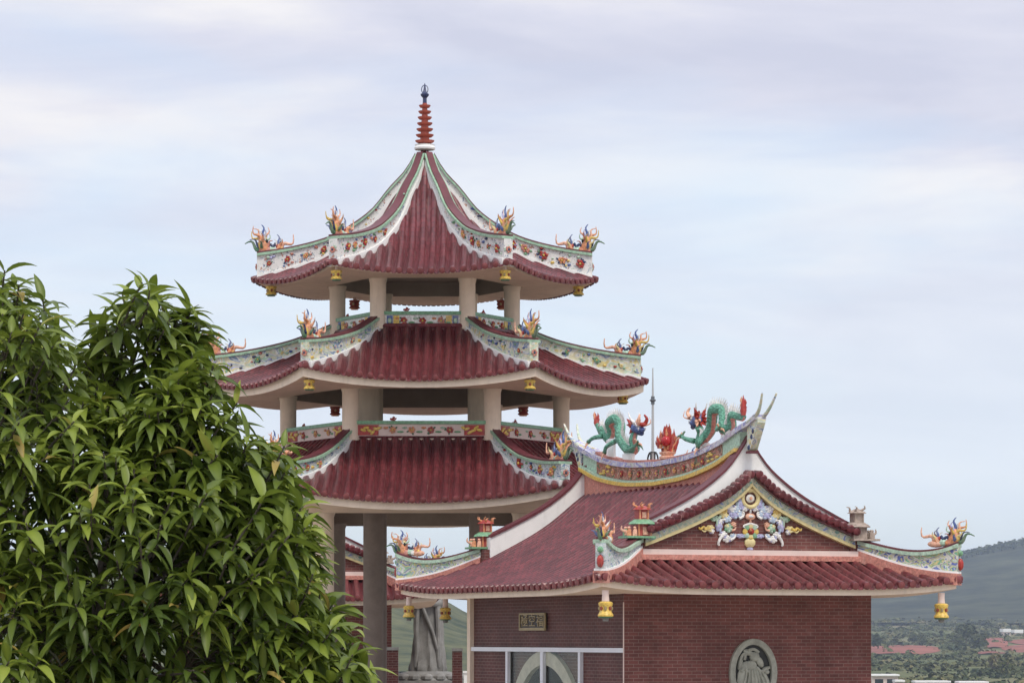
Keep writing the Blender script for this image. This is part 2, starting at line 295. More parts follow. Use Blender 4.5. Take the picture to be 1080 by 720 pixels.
# ---------------------------------------------------------------- mesh helpers
class MB:
    def __init__(s): s.v = []; s.f = []; s.m = []; s.uv = []
    def add(s, vs, fs, mat=0, uvs=None):
        b = len(s.v); s.v += [tuple(p) for p in vs]
        s.uv += list(uvs) if uvs else [(p[0] + p[1], p[2]) for p in vs]
        for f in fs: s.f.append(tuple(b + i for i in f)); s.m.append(mat)
    def box(s, c, d, mat=0, rot=None):
        """centre c, full sizes d, optional 3x3 rotation; uv in metres on every face"""
        h = [x / 2 for x in d]; c = Vector(c)
        for ax in range(3):
            for sg in (-1, 1):
                a, b = (ax + 1) % 3, (ax + 2) % 3
                if ax == 1: a, b = 0, 2
                pts, uv = [], []
                for i, j in ((-1, -1), (1, -1), (1, 1), (-1, 1)):
                    p = [0, 0, 0]; p[ax] = sg * h[ax]; p[a] = i * h[a]; p[b] = j * h[b]
                    uv.append((p[a] + c[a], p[b] + c[b]))
                    q = Vector(p)
                    if rot: q = rot @ q
                    pts.append(c + q)
                flip = (sg > 0) == (ax == 1)
                s.add(pts, [(3, 2, 1, 0) if flip else (0, 1, 2, 3)], mat, uv)
    def tube(s, pts, rad, n=8, mat=0, caps=True, flat=1.0):
        pts = [Vector(p) for p in pts]
        if not hasattr(rad, '__len__'): rad = [rad] * len(pts)
        up = Vector((0, 0, 1)); vs = []; T0 = None; N = None
        for i, p in enumerate(pts):
            t = (pts[min(i + 1, len(pts) - 1)] - pts[max(i - 1, 0)])
            if t.length < 1e-9: t = Vector((0, 0, 1))
            t.normalize()
            if N is None:
                a = up if abs(t.z) < .9 else Vector((1, 0, 0))
                N = t.cross(a).normalized()
            else:
                N = (N - t * N.dot(t))
                N = N.normalized() if N.length > 1e-6 else t.orthogonal().normalized()
            B = t.cross(N)
            for k in range(n):
                q = 2 * math.pi * k / n
                vs.append(p + (N * math.cos(q) + B * math.sin(q) * flat) * rad[i])
        fs = []
        for i in range(len(pts) - 1):
            for k in range(n):
                a, b = i * n + k, i * n + (k + 1) % n
                fs.append((a, b, b + n, a + n))
        if caps: fs += [tuple(range(n - 1, -1, -1)), tuple(range((len(pts) - 1) * n, len(pts) * n))]
        s.add(vs, fs, mat)
    def lathe(s, prof, c, n=16, mat=0, sx=1, sy=1):
        c = Vector(c); vs = []; fs = []
        for r, z in prof:
            for k in range(n):
                q = 2 * math.pi * k / n
                vs.append(c + Vector((r * math.cos(q) * sx, r * math.sin(q) * sy, z)))
        for i in range(len(prof) - 1):
            for k in range(n):
                a, b = i * n + k, i * n + (k + 1) % n
                fs.append((a, b, b + n, a + n))
        fs += [tuple(range(n - 1, -1, -1)), tuple(range((len(prof) - 1) * n, len(prof) * n))]
        s.add(vs, fs, mat)
    def ball(s, c, r, mat=0, n=8, k=5, rot=None):
        if not hasattr(r, '__len__'): r = (r, r, r)
        c = Vector(c); vs = []; fs = []
        def P(th, ph):
            p = Vector((r[0] * math.sin(th) * math.cos(ph), r[1] * math.sin(th) * math.sin(ph), r[2] * math.cos(th)))
            return c + (rot @ p if rot else p)
        vs.append(P(math.pi, 0))
        for i in range(1, k):
            for j in range(n): vs.append(P(math.pi - math.pi * i / k, 2 * math.pi * j / n))
        vs.append(P(0, 0))
        for j in range(n): fs.append((0, 1 + (j + 1) % n, 1 + j))
        for i in range(k - 2):
            for j in range(n):
                a, b = 1 + i * n + j, 1 + i * n + (j + 1) % n
                fs.append((a, b, b + n, a + n))
        o = 1 + (k - 2) * n; T = len(vs) - 1
        for j in range(n): fs.append((o + j, o + (j + 1) % n, T))
        s.add(vs, fs, mat)
    def grid(s, P, mat=0, uv=None, closed=False):
        n, k = len(P), len(P[0])
        vs = [p for row in P for p in row]; fs = []
        for i in range(n - 1):
            for j in range(k - 1):
                a = i * k + j; fs.append((a, a + 1, a + k + 1, a + k))
            if closed:
                a = i * k + k - 1; fs.append((a, i * k, (i + 1) * k, a + k))
        s.add(vs, fs, mat, [q for row in uv for q in row] if uv else None)
    def band(s, C, side, zlo, zhi, hw, mat=0):
        """rectangular section swept along C: side vectors, lower and upper heights, half widths"""
        n = len(C); C = [Vector(c) for c in C]
        if not hasattr(hw, '__len__'): hw = [hw] * n
        if not isinstance(side, list): side = [side] * n
        L = [0]
        for i in range(1, n): L.append(L[-1] + (C[i] - C[i - 1]).length)
        def row(sg, z): return [Vector((C[i].x + side[i].x * hw[i] * sg, C[i].y + side[i].y * hw[i] * sg, z[i])) for i in range(n)]
        a, b, c, d = row(-1, zlo), row(1, zlo), row(1, zhi), row(-1, zhi)
        for p, q in ((b, c), (d, a)):
            s.grid([p, q], mat, [[(L[i], p[i].z) for i in range(n)], [(L[i], q[i].z) for i in range(n)]])
        s.grid([c, d], mat, [[(L[i], 0) for i in range(n)], [(L[i], 2 * hw[i]) for i in range(n)]])
        s.grid([a, b], mat, [[(L[i], 0) for i in range(n)], [(L[i], 2 * hw[i]) for i in range(n)]])
        s.add([a[0], b[0], c[0], d[0]], [(0, 3, 2, 1)], mat); s.add([a[-1], b[-1], c[-1], d[-1]], [(0, 1, 2, 3)], mat)
    def build(s, name, mats, parent=None, loc=(0, 0, 0), smooth=True, ang=38):
        me = bpy.data.meshes.new(name); me.from_pydata(s.v, [], s.f)
        if not isinstance(mats, (list, tuple)): mats = [mats]
        for m in mats: me.materials.append(M[m] if isinstance(m, str) else m)
        me.polygons.foreach_set('material_index', s.m)
        u = me.uv_layers.new(name='UVMap')
        li = [0] * len(me.loops); me.loops.foreach_get('vertex_index', li)
        buf = []
        for i in li: buf += s.uv[i]
        u.data.foreach_set('uv', buf)
        if smooth:
            me.polygons.foreach_set('use_smooth', [True] * len(me.polygons))
            try: me.set_sharp_from_angle(angle=R(ang))
            except Exception: pass
        me.update()
        return link(name, me, parent, loc)
def link(name, me, parent=None, loc=(0, 0, 0)):
    o = bpy.data.objects.new(name, me); COL.objects.link(o); o.location = loc
    if parent: o.parent = parent
    return o
def tag(o, label=None, cat=None, group=None, kind=None):
    for k, v in (('label', label), ('category', cat), ('group', group), ('kind', kind)):
        if v: o[k] = v
    return o
def thing(name, label, cat, loc=(0, 0, 0), rz=0, group=None):
    o = bpy.data.objects.new(name, None); COL.objects.link(o); o.location = loc; o.rotation_euler = (0, 0, rz)
    o.empty_display_size = .2
    return tag(o, label, cat, group)
def kids(o): return [c for c in bpy.data.objects if c.parent == o]
def copy_tree(o, parent=None):
    c = o.copy(); COL.objects.link(c)
    if parent: c.parent = parent
    for ch in kids(o): copy_tree(ch, c)
    return c
def lerp(t, a, b): return a + (b - a) * t
def interp(tab, x):
    if x <= tab[0][0]: return tab[0][1]
    for (a, p), (b, q) in zip(tab, tab[1:]):
        if x <= b: return p + (q - p) * (x - a) / (b - a)
    return tab[-1][1]
def sm(tab, x):
    """smooth (Catmull-Rom like) interpolation of a monotone table"""
    if x <= tab[0][0]: return tab[0][1]
    if x >= tab[-1][0]: return tab[-1][1]
    for i in range(len(tab) - 1):
        if x <= tab[i + 1][0]:
            x0, y0 = tab[i]; x1, y1 = tab[i + 1]
            m0 = (y1 - tab[i - 1][1]) / (x1 - tab[i - 1][0]) if i else (y1 - y0) / (x1 - x0)
            m1 = (tab[i + 2][1] - y0) / (tab[i + 2][0] - x0) if i + 2 < len(tab) else (y1 - y0) / (x1 - x0)
            h = x1 - x0; t = (x - x0) / h
            return (2*t**3-3*t*t+1)*y0 + (t**3-2*t*t+t)*h*m0 + (-2*t**3+3*t*t)*y1 + (t**3-t*t)*h*m1
def catmull(pts, k=6):
    pts = [Vector(p) for p in pts]; o = []
    for i in range(len(pts) - 1):
        p0 = pts[max(i - 1, 0)]; p1 = pts[i]; p2 = pts[i + 1]; p3 = pts[min(i + 2, len(pts) - 1)]
        for j in range(k):
            t = j / k
            o.append(.5 * ((2 * p1) + (p2 - p0) * t + (2*p0 - 5*p1 + 4*p2 - p3) * t*t + (3*p1 - p0 - 3*p2 + p3) * t**3))
    o.append(pts[-1]); return o

PH = [-.5, -.34, -.305, -.25, -.14, 0, .14, .25, .305, .34]
def roll_h(ph, amp):
    if abs(ph) < .31: return amp * math.sqrt(max(0, 1 - abs(ph / .31) ** 3))
    return -.03 * math.cos((abs(ph) - .5) / .19 * math.pi / 2)
def tile_sheet(mb, a0, a1, pos, rng, spacing, rows, amp=.06, mat=0, out=None, lip=.05):
    """a roof slope of pan and roll tiles: rolls run at constant a, pos(a, s) gives the surface, rng(a) the start and end of s"""
    n = max(1, round((a1 - a0) / spacing)); sp = (a1 - a0) / n
    cols = []
    for i in range(n):
        for ph in PH: cols.append((a0 + (i + .5 + ph) * sp, roll_h(ph, amp), i + .5 + ph))
    cols.append((a1, roll_h(.5, amp), n))
    P = []; U = []
    for a, h, ux in cols:
        s0, s1 = rng(a); row = []; ur = []
        base0 = pos(a, s1)
        for j in range(rows + 1):
            s = s0 + (s1 - s0) * j / rows
            p = Vector(pos(a, s)); p.z += h; row.append(p); ur.append((ux, s))
        q = row[-1].copy(); q.z = base0[2] - lip + max(h, 0) * .3; row.append(q); ur.append((ux, s1 + .05))
        P.append(row); U.append(ur)
    mb.grid(P, mat, U)
    for i in range(n):                       # round end discs of the rolls
        a = a0 + (i + .5) * sp; s0, s1 = rng(a)
        if s1 - s0 < .12: continue
        p = Vector(pos(a, s1)); d = p - Vector(pos(a, s1 - .1)); d.normalize()
        q = p + Vector((0, 0, amp * .30))
        mb.tube([q - d * .05, q + d * .035], [sp * .30, sp * .30], 10, mat, False); mb.tube([q + d * .034, q + d * .04], [sp * .30, sp * .26], 10, mat + 1)

def flower(mb, c, right, up, outv, s, pet=OI['red'], mid=OI['yellow'], leaf=OI['deepgreen'], seed=0):
    q = random.Random(seed); c = Vector(c)
    rot = Matrix((right, up, outv)).transposed()
    for k in range(6):
        a = k * math.pi / 3 + q.random() * .4; r = s * (.5 + .12 * q.random())
        mb.ball(c + rot @ Vector((math.cos(a) * r, math.sin(a) * r, s * .12)), (s * .34, s * .34, s * .22), pet, 6, 4, rot)
    mb.ball(c + outv * s * .22, s * .26, mid, 6, 4)
    for k in range(3):
        a = q.random() * 6.28
        mb.ball(c + rot @ Vector((math.cos(a) * s * 1.05, math.sin(a) * s * .85, 0)), (s * .38, s * .22, s * .12), leaf, 6, 4, rot @ Matrix.Rotation(a, 3, 'Z'))

# ---------------------------------------------------------------- roof ornaments (local x runs outwards along the hip)
def curl(mb, p, d, L, r, mat, hook=.5, side=0, n=9):
    """a tapering tentacle that rises along d and hooks over at its end"""
    p = Vector(p); d = Vector(d).normalized(); pts = []; rad = []; r *= 1.22
    perp = Vector((d.z, side, -d.x)); perp = perp.normalized()
    for i in range(n):
        t = i / (n - 1)
        pts.append(p + d * L * t + perp * L * hook * (math.sin(t * 2 * math.pi) * .22 + t ** 3 * .35))
        rad.append(r * (1 - .8 * t ** 1.2) )
    mb.tube(pts, rad, 7, mat)
def corner_ornament_mesh():
    mb = MB(); O = OI; q = random.Random(8)
    mb.ball((-.06, 0, .05), (.20, .10, .10), O['salmon'], 10, 6); mb.ball((-.40, 0, .04), (.20, .08, .08), O['peach'], 10, 6)
    mb.ball((-.22, 0, .06), (.14, .09, .08), O['palegreen'], 8, 5); mb.ball((-.14, -.06, .06), (.06, .05, .06), O['orange'], 6, 4); mb.ball((-.3, .06, .05), (.06, .05, .06), O['porc_white'], 6, 4)
    # outer phoenix: slim body, breast, head and many thin feathers
    mb.tube([(-.05, 0, .05), (.0, 0, .16), (.03, 0, .28), (.0, 0, .36)], [.10, .125, .095, .05], 9, O['orange'])
    mb.ball((.05, 0, .17), (.085, .10, .12), O['yellow'], 9, 6); mb.ball((-.03, 0, .31), (.065, .065, .06), O['paleyellow'], 8, 5)
    mb.ball((-.08, .05, .26), (.035, .02, .045), O['black'], 6, 4); mb.ball((-.08, -.05, .26), (.035, .02, .045), O['black'], 6, 4)
    mb.ball((.0, .07, .2), (.05, .03, .06), O['porc_white'], 6, 4); mb.ball((.0, -.07, .2), (.05, .03, .06), O['red'], 6, 4)
    for (p, d, L, r, c, hk) in (
        ((.0, 0, .34), (.0, 0, 1), .28, .036, 'blue', .5), ((.02, .03, .3), (.3, .1, 1), .24, .03, 'porc_white', .5), ((-.02, -.03, .3), (-.2, -.1, 1), .22, .03, 'lilac', .6),
        ((.05, .03, .26), (.75, .15, .75), .36, .034, 'orange', -.7), ((.05, -.03, .22), (.85, -.2, .55), .36, .034, 'yellow', -.7), ((.04, .0, .3), (.5, 0, .95), .3, .03, 'peach', .7),
        ((.04, 0, .08), (.85, 0, .5), .42, .045, 'deepgreen', .7), ((.03, .02, .12), (.9, .1, .75), .34, .03, 'navy', .6), ((.03, -.03, .1), (.8, -.2, .9), .30, .03, 'paleyellow', -.5),
        ((-.05, 0, .3), (-.45, .08, .95), .26, .03, 'peach', .6), ((-.06, 0, .2), (-.5, -.15, .8), .24, .03, 'palegreen', .6), ((-.07, .02, .14), (-.6, .2, .7), .2, .03, 'salmon', -.6),
        ((-.01, .06, .22), (.1, .8, .95), .24, .032, 'orange', .4), ((-.01, -.06, .22), (.1, -.8, .95), .24, .032, 'yellow', .4), ((.02, .07, .12), (.2, .9, .7), .2, .036, 'deepgreen', .4), ((.02, -.07, .12), (.2, -.9, .7), .2, .036, 'blue', .4),
        ((-.04, .05, .28), (-.2, .6, .9), .2, .026, 'porc_white', .4), ((-.04, -.05, .28), (-.2, -.6, .9), .2, .026, 'salmon', .4),
        ((-.39, 0, .17), (.06, 0, 1), .24, .03, 'blue', .5), ((-.44, 0, .08), (-.9, 0, .55), .42, .042, 'peach', .9), ((-.42, .03, .14), (-.4, .5, .9), .18, .026, 'orange', .5), ((-.42, -.03, .14), (-.3, -.5, .9), .18, .026, 'paleyellow', .5),
        ((-.36, 0, .15), (.4, .2, .9), .18, .024, 'porc_white', .5), ((-.38, 0, .14), (-.3, -.2, 1), .2, .024, 'navy', .5)):
        curl(mb, p, d, L, r, O[c], hk, .3 * (1 if d[1] > .5 else -1 if d[1] < -.5 else 0))
    mb.tube(catmull([(-.08, 0, .10), (-.16, 0, .19), (-.24, 0, .15), (-.3, 0, .22)], 4), [.034] * 13, 6, O['navy'])
    mb.tube([(-.35, 0, .04), (-.40, 0, .13), (-.38, 0, .2)], [.07, .075, .035], 8, O['orange']); mb.ball((-.34, 0, .16), (.045, .05, .05), O['red'], 7, 5); mb.ball((-.44, .03, .09), (.045, .04, .05), O['yellow'], 7, 5)
    me_o = mb.build('corner_ornament', ORN); me = me_o.data; bpy.data.objects.remove(me_o)
    return me
ORN_ME = corner_ornament_mesh()

def bell_mesh():
    mb = MB()
    mb.tube([(0, 0, 0), (0, 0, -.10)], .035, 8, 1)
    mb.lathe([(.02, -.075), (.115, -.085), (.135, -.10), (.125, -.13), (.095, -.17), (.09, -.20), (.11, -.235), (.135, -.265), (.13, -.285), (.05, -.29)], (0, 0, 0), 14, 0)
    mb.lathe([(.02, -.285), (.10, -.288), (.095, -.315), (.02, -.32)], (0, 0, 0), 12, 2)
    for k in range(6):
        a = k * math.pi / 3
        mb.ball((.102 * math.cos(a), .102 * math.sin(a), -.185), (.03, .03, .035), 3 if k % 2 else 4, 6, 4)
    o = mb.build('bell', ['yellow', 'pinkish', 'deepgreen', 'gold', 'brickred']); me = o.data; bpy.data.objects.remove(o)
    return me
def hall_bell_mesh():
    mb = MB()
    mb.lathe([(.03, -.01), (.065, 0), (.062, -.10), (.07, -.2), (.02, -.21)], (0, 0, 0), 12, 1)
    mb.lathe([(.02, -.20), (.10, -.205), (.135, -.23), (.13, -.27), (.10, -.315), (.098, -.35), (.115, -.40), (.145, -.45), (.14, -.475), (.04, -.48)], (0, 0, 0), 16, 0)
    mb.lathe([(.02, -.475), (.135, -.478), (.125, -.50), (.05, -.505)], (0, 0, 0), 16, 2)
    mb.lathe([(.02, -.50), (.06, -.502), (.055, -.56), (.02, -.565)], (0, 0, 0), 10, 5)
    for k in range(8):
        a = k * math.pi / 4
        mb.ball((.112 * math.cos(a), .112 * math.sin(a), -.33), (.026, .026, .04), (3, 4)[k % 2], 6, 4)
    o = mb.build('hall_bell', ['yellow', 'pinkish', 'deepgreen', 'gold', 'brickred', 'granite']); me = o.data; bpy.data.objects.remove(o)
    return me
BELL, HBELL = bell_mesh(), hall_bell_mesh()
BELL_RED = BELL.copy(); BELL_RED.materials[0] = M['brickred']; BELL_RED.materials[2] = M['orange']; BELL_RED.materials[4] = M['red']

# ================================================================= GROUND AND HILLS
def ground_z(x, y):
    z = interp([(0, GZ), (112, GZ), (150, -6), (260, -14), (700, -19), (1200, -18), (1800, -14), (2600, -4), (3500, 16), (5000, 40), (12000, 40)], math.hypot(x * .35, max(y, 0)))
    k = min(1, max(0, (y - 130) / 500))
    return z + k * 2.2 * noise.noise(Vector((x * .006, y * .004, 3))) + k * 1.2 * noise.noise(Vector((x * .02, y * .012, 8)))
ys = [-60, -20, 20, 60, 100, 112, 120, 135, 150, 175, 200, 230, 260, 320, 400, 500, 600, 700, 800, 900]
y = 900
while y < 3600: y += 45; ys.append(y)
ys += [4000, 4600, 5400, 7000, 9000, 12000]
mb = MB(); P = []
for yy in ys:
    hw = 160 + max(0, yy) * .62
    P.append([Vector((-hw + 2 * hw * i / 110, yy, ground_z(-hw + 2 * hw * i / 110, yy) - .02)) for i in range(111)])
mb.grid(P, 0)
def field_mat():
    m, t, b = new_mat('fields')
    tc = nd(t, 'ShaderNodeTexCoord'); mp = nd(t, 'ShaderNodeMapping'); mp.inputs['Scale'].default_value = (.010, .0035, .01)
    t.links.new(tc.outputs['Object'], mp.inputs[0])
    n = nd(t, 'ShaderNodeTexNoise'); n.inputs['Scale'].default_value = 1.6; n.inputs['Detail'].default_value = 9; n.inputs['Roughness'].default_value = .68
    t.links.new(mp.outputs[0], n.inputs[0])
    r = nd(t, 'ShaderNodeValToRGB'); E = r.color_ramp.elements
    E[0].position = .3; E[0].color = (.06, .08, .03, 1); E[1].position = .75; E[1].color = (.23, .15, .10, 1)
    for p, c in ((.45, (.10, .115, .045, 1)), (.56, (.15, .145, .07, 1)), (.65, (.19, .15, .09, 1))):
        q = E.new(p); q.color = c
    t.links.new(n.outputs[0], r.inputs[0]); t.links.new(r.outputs[0], b.inputs['Base Color']); b.inputs['Roughness'].default_value = .9
    b.inputs['Specular IOR Level'].default_value = .1
    return m
M['fields'] = field_mat()
tag(mb.build('ground', 'fields'), kind='structure')
def paving_mat():
    m = brick_mat('terrace paving', (.40, .35, .30), (.36, .31, .265), (.26, .23, .20))
    for n in m.node_tree.nodes:
        if n.type == 'TEX_BRICK': n.inputs['Brick Width'].default_value = .6; n.inputs['Row Height'].default_value = .6; n.inputs['Mortar Size'].default_value = .008
    return m
M['paving'] = paving_mat()
mb = MB(); mb.grid([[Vector((x, yy, GZ)) for x in (-60, 60)] for yy in (-20, 108)], 0, [[(x, yy) for x in (-60, 60)] for yy in (-20, 108)])
tag(mb.build('terrace', 'paving'), kind='structure')
# bare red earth on the plain
M['redsoil'] = pm('bare red soil', (.25, .095, .07), .9, .45, .03, spec=.1)
mb = MB()
for x0, x1, d0, d1 in ((905, 992, 2080, 2460), (1036, 1062, 2300, 2800), (1056, 1130, 2150, 2420), (1030, 1062, 2040, 2140), (1064, 1120, 2480, 2700)):
    P = []
    for j in range(9):
        d = lerp(j / 8, d0, d1); row = []
        for i in range(15):
            t = i / 14; w = math.sqrt(max(0, 1 - (2 * j / 8 - 1) ** 2)) * .5 + .5
            px = lerp(.5 + (t - .5) * w, x0, x1) + 3 * noise.noise(Vector((i * .4, j * .7, x0)))
            x = (px - 540) / F * d; row.append(Vector((x, d, ground_z(x, d) + .5 * math.sin(math.pi * t) + .35)))
        P.append(row)
    mb.grid(P, 0)
tag(mb.build('red_earth', 'redsoil'), kind='structure')

def hills(name, ridge, yc, wy, x0, x1, nx, ny, mat, amp, base):
    mb = MB(); P = []
    for j in range(ny + 1):
        yy = yc - wy + (wy * 1.6) * j / ny; row = []
        for i in range(nx + 1):
            px = lerp(i / nx, x0, x1); X = (px - 540) / F * yc * (.55 + .45 * yy / yc)
            h = sm(ridge, px) / F * yc
            e = (yy - yc) / wy; env = .5 + .5 * math.cos(math.pi * min(1, max(-1, e)))
            sp = noise.fractal(Vector((X * .0016, yy * .0011, 5)), 1.0, 2.0, 5)
            fine = noise.fractal(Vector((X * .03, yy * .02, 1)), 1.0, 2.0, 3)
            z = base + (h - base) * env * (1 + amp * sp * (1 - env * .85)) + fine * 1.6 * yc / 5000
            row.append(Vector((X, yy, z)))
        P.append(row)
    mb.grid(P, 0)
    return tag(mb.build(name, mat), kind='structure')
def forest_mat(name, a, b_):
    m, t, b = new_mat(name)
    tc = nd(t, 'ShaderNodeTexCoord'); n = nd(t, 'ShaderNodeTexNoise'); n.inputs['Scale'].default_value = .012; n.inputs['Detail'].default_value = 12; n.inputs['Roughness'].default_value = .75
    t.links.new(tc.outputs['Object'], n.inputs[0])
    r = nd(t, 'ShaderNodeValToRGB'); r.color_ramp.elements[0].position = .35; r.color_ramp.elements[1].position = .68
    r.color_ramp.elements[0].color = a + (1,); r.color_ramp.elements[1].color = b_ + (1,)
    t.links.new(n.outputs[0], r.inputs[0]); t.links.new(r.outputs[0], b.inputs['Base Color']); b.inputs['Roughness'].default_value = .95; b.inputs['Specular IOR Level'].default_value = .05
    return m
M['forest'] = forest_mat('forest on the mountain', (.006, .012, .009), (.085, .095, .055))
M['slope'] = forest_mat('grassy slope', (.02, .035, .014), (.15, .15, .07)); M['slope'].node_tree.nodes['Noise Texture'].inputs['Scale'].default_value = .03
RIDGE_FAR = [(-700, 60), (300, 25), (520, 20), (700, 33), (918, 60), (960, 73), (1015, 87), (1050, 95), (1080, 101), (1200, 124), (1400, 140), (1700, 90), (2300, 60)]
RIDGE_NEAR = [(-600, 60), (100, 95), (300, 84), (400, 66), (440, 52), (475, 36), (494, 26), (540, 12), (600, 2), (700, -4), (800, -8)]
hills('mountain', RIDGE_FAR, 5000, 1700, -700, 2300, 420, 60, 'forest', .75, 15)
hills('hillside', RIDGE_NEAR, 2000, 700, -600, 800, 260, 50, 'slope', .3, -14)

# scattered scrub and far trees: ragged clumps of leaf-sized faces
def leaf_var_mat(name, c, var=.5, trans=.25, rough=.5):
    m, t, b = new_mat(name)
    at = nd(t, 'ShaderNodeAttribute', attribute_name='tint')
    r = nd(t, 'ShaderNodeValToRGB'); E = r.color_ramp.elements
    E[0].color = c[0] + (1,); E[1].color = c[-1] + (1,)
    for i in range(1, len(c) - 1):
        q = E.new(i / (len(c) - 1)); q.color = c[i] + (1,)
    t.links.new(at.outputs['Fac'], r.inputs[0]); t.links.new(r.outputs[0], b.inputs['Base Color'])
    b.inputs['Roughness'].default_value = rough; b.inputs['Specular IOR Level'].default_value = .35
    if trans:
        tr = nd(t, 'ShaderNodeBsdfTranslucent'); t.links.new(r.outputs[0], tr.inputs[0])
        mx = nd(t, 'ShaderNodeMixShader'); mx.inputs[0].default_value = trans
        t.links.new(b.outputs[0], mx.inputs[1]); t.links.new(tr.outputs[0], mx.inputs[2])
        t.links.new(mx.outputs[0], t.nodes['Material Output'].inputs[0])
    return m
M['scrub'] = leaf_var_mat('scrub leaves', [(.03, .045, .016), (.06, .075, .026), (.105, .11, .04), (.17, .15, .065), (.20, .15, .09)], trans=0, rough=.9)
def set_tint(o, vals):
    a = o.data.attributes.new('tint', 'FLOAT', 'POINT'); a.data.foreach_set('value', vals)
def clump(mb, tint, c, sx, sz, n, q, leaf=.3, t0=None):
    base = q.random() * .8 if t0 is None else t0
    for _ in range(n):
        th = q.random() * 6.283; u = q.random(); r = math.sqrt(max(0, 1 - u * u)) * (.65 + .35 * q.random())
        p = Vector((c[0] + sx * r * math.cos(th), c[1] + sx * r * math.sin(th), c[2] + sz * u))
        s = leaf * sx * (.6 + .8 * q.random())
        nrm = Vector((math.cos(th) * r + q.uniform(-.5, .5), math.sin(th) * r + q.uniform(-.5, .5), u + q.uniform(-.2, .6))).normalized()
        a = nrm.orthogonal().normalized(); b = nrm.cross(a); g = q.random() * 6.28
        a, b = a * math.cos(g) + b * math.sin(g), b * math.cos(g) - a * math.sin(g)
        mb.add([p - a * s - b * s * .6, p + a * s * .9 - b * s * .7, p + a * s + b * s * .6, p - a * s * .8 + b * s * .8 + nrm * s * .3], [(0, 1, 2, 3)], 0)
        tint += [min(1, max(0, base + q.uniform(-.16, .16)))] * 4
q = random.Random(3); mb = MB(); tint = []
PATCH = ((905, 992, 2080, 2460), (1036, 1062, 2300, 2800), (1056, 1130, 2150, 2420), (1030, 1062, 2040, 2140), (1064, 1120, 2480, 2700))
for i in range(7500):
    d = 750 + 2950 * q.random() ** .85; px = q.uniform(380, 560) if q.random() < .22 else q.uniform(890, 1130)
    if q.random() < .93 and any(a + 6 * noise.noise(Vector((d * .02, a, 1))) < px < b + 6 * noise.noise(Vector((d * .02, b, 2))) and c - 150 < d < e - 20 for a, b, c, e in PATCH): continue
    x = (px - 540) / F * d; s = q.uniform(.9, 2.6) * (1 + d / 3000)
    if noise.noise(Vector((x * .045, d * .008, 9))) < q.uniform(-.35, .25): continue
    clump(mb, tint, (x, d, ground_z(x, d) - .3), s, s * q.uniform(.45, .95), 10, q, .34, min(1, max(0, .38 + .5 * noise.noise(Vector((x * .02, d * .006, 4))) + q.uniform(-.2, .2))))
o = tag(mb.build('scrubland', 'scrub', smooth=False), 'green and brown scrub covering the plain', 'scrub', kind='stuff'); set_tint(o, tint)
mb = MB(); tint = []
for i in range(1500):                                   # tree tops along the mountain's skyline
    px = q.uniform(880, 1160); yy = 5000 + q.uniform(-260, 60); X = (px - 540) / F * 5000 * (.55 + .45 * yy / 5000)
    e = (yy - 5000) / 1700; h = 15 + (sm(RIDGE_FAR, px) / F * 5000 - 15) * (.5 + .5 * math.cos(math.pi * e))
    s = q.uniform(2.5, 5.5)
    clump(mb, tint, (X, yy, h - 2), s, s * q.uniform(1, 1.9), 9, q, .42, q.uniform(.0, .3))
o = tag(mb.build('mountain_forest', 'scrub', smooth=False), 'dark forest along the mountain ridge', 'forest', kind='stuff'); set_tint(o, tint)
far_trees = [(926, 2250, 7, 12, 'lone round tree left of the red earth, beside the brick hall corner', 0),
             (962, 2550, 7, 9, 'low twin bush standing just behind the long red earth patch', .2),
             (973, 2500, 6, 11, 'taller bush at the right end of the long red earth patch', .25),
             (1019, 2350, 11, 19, 'tallest far tree, broad and dark, right of the hanging bell', .15),
             (1008, 2300, 8, 11, 'small tree on the left flank of the tallest far tree', .3),
             (1032, 2280, 9, 12, 'bushy tree on the right flank of the tallest far tree', .2),
             (1046, 1500, 6, 9, 'yellowish green tree low on the plain near the right edge', .65),
             (1062, 1420, 6, 10, 'green tree low at the right edge of the plain', .35)]
for i, (px, d, r_, h, lab, t0) in enumerate(far_trees):
    x = (px - 540) / F * d; z = ground_z(x, d)
    t = thing('far_tree', lab, 'tree', (x, d, z), 0, 'trees far off on the plain')
    mb = MB(); mb.tube([(0, 0, -.5), (.2, 0, h * .3), (0, .1, h * .6)], [.5, .4, .2], 7, 0)
    for k in range(4): mb.tube([(0, 0, h * .3), (math.cos(k * 1.6) * r_ * .5, math.sin(k * 1.6) * r_ * .5, h * .65)], [.25, .1], 5, 0)
    mb.build('trunk', 'bark', t)
    mb = MB(); tint = []; q = random.Random(50 + i)
    for k in range(11):
        a = q.random() * 6.28; rr = r_ * .55 * math.sqrt(q.random())
        clump(mb, tint, (math.cos(a) * rr, math.sin(a) * rr, h * q.uniform(.12, .68)), r_ * q.uniform(.28, .48), h * q.uniform(.22, .34), 44, q, .24, t0 + q.uniform(-.1, .15))
    o = mb.build('crown', 'scrub', t, smooth=False); set_tint(o, tint)
M['winglass'] = pm('dark window', (.03, .035, .04), .2, .1, 3)
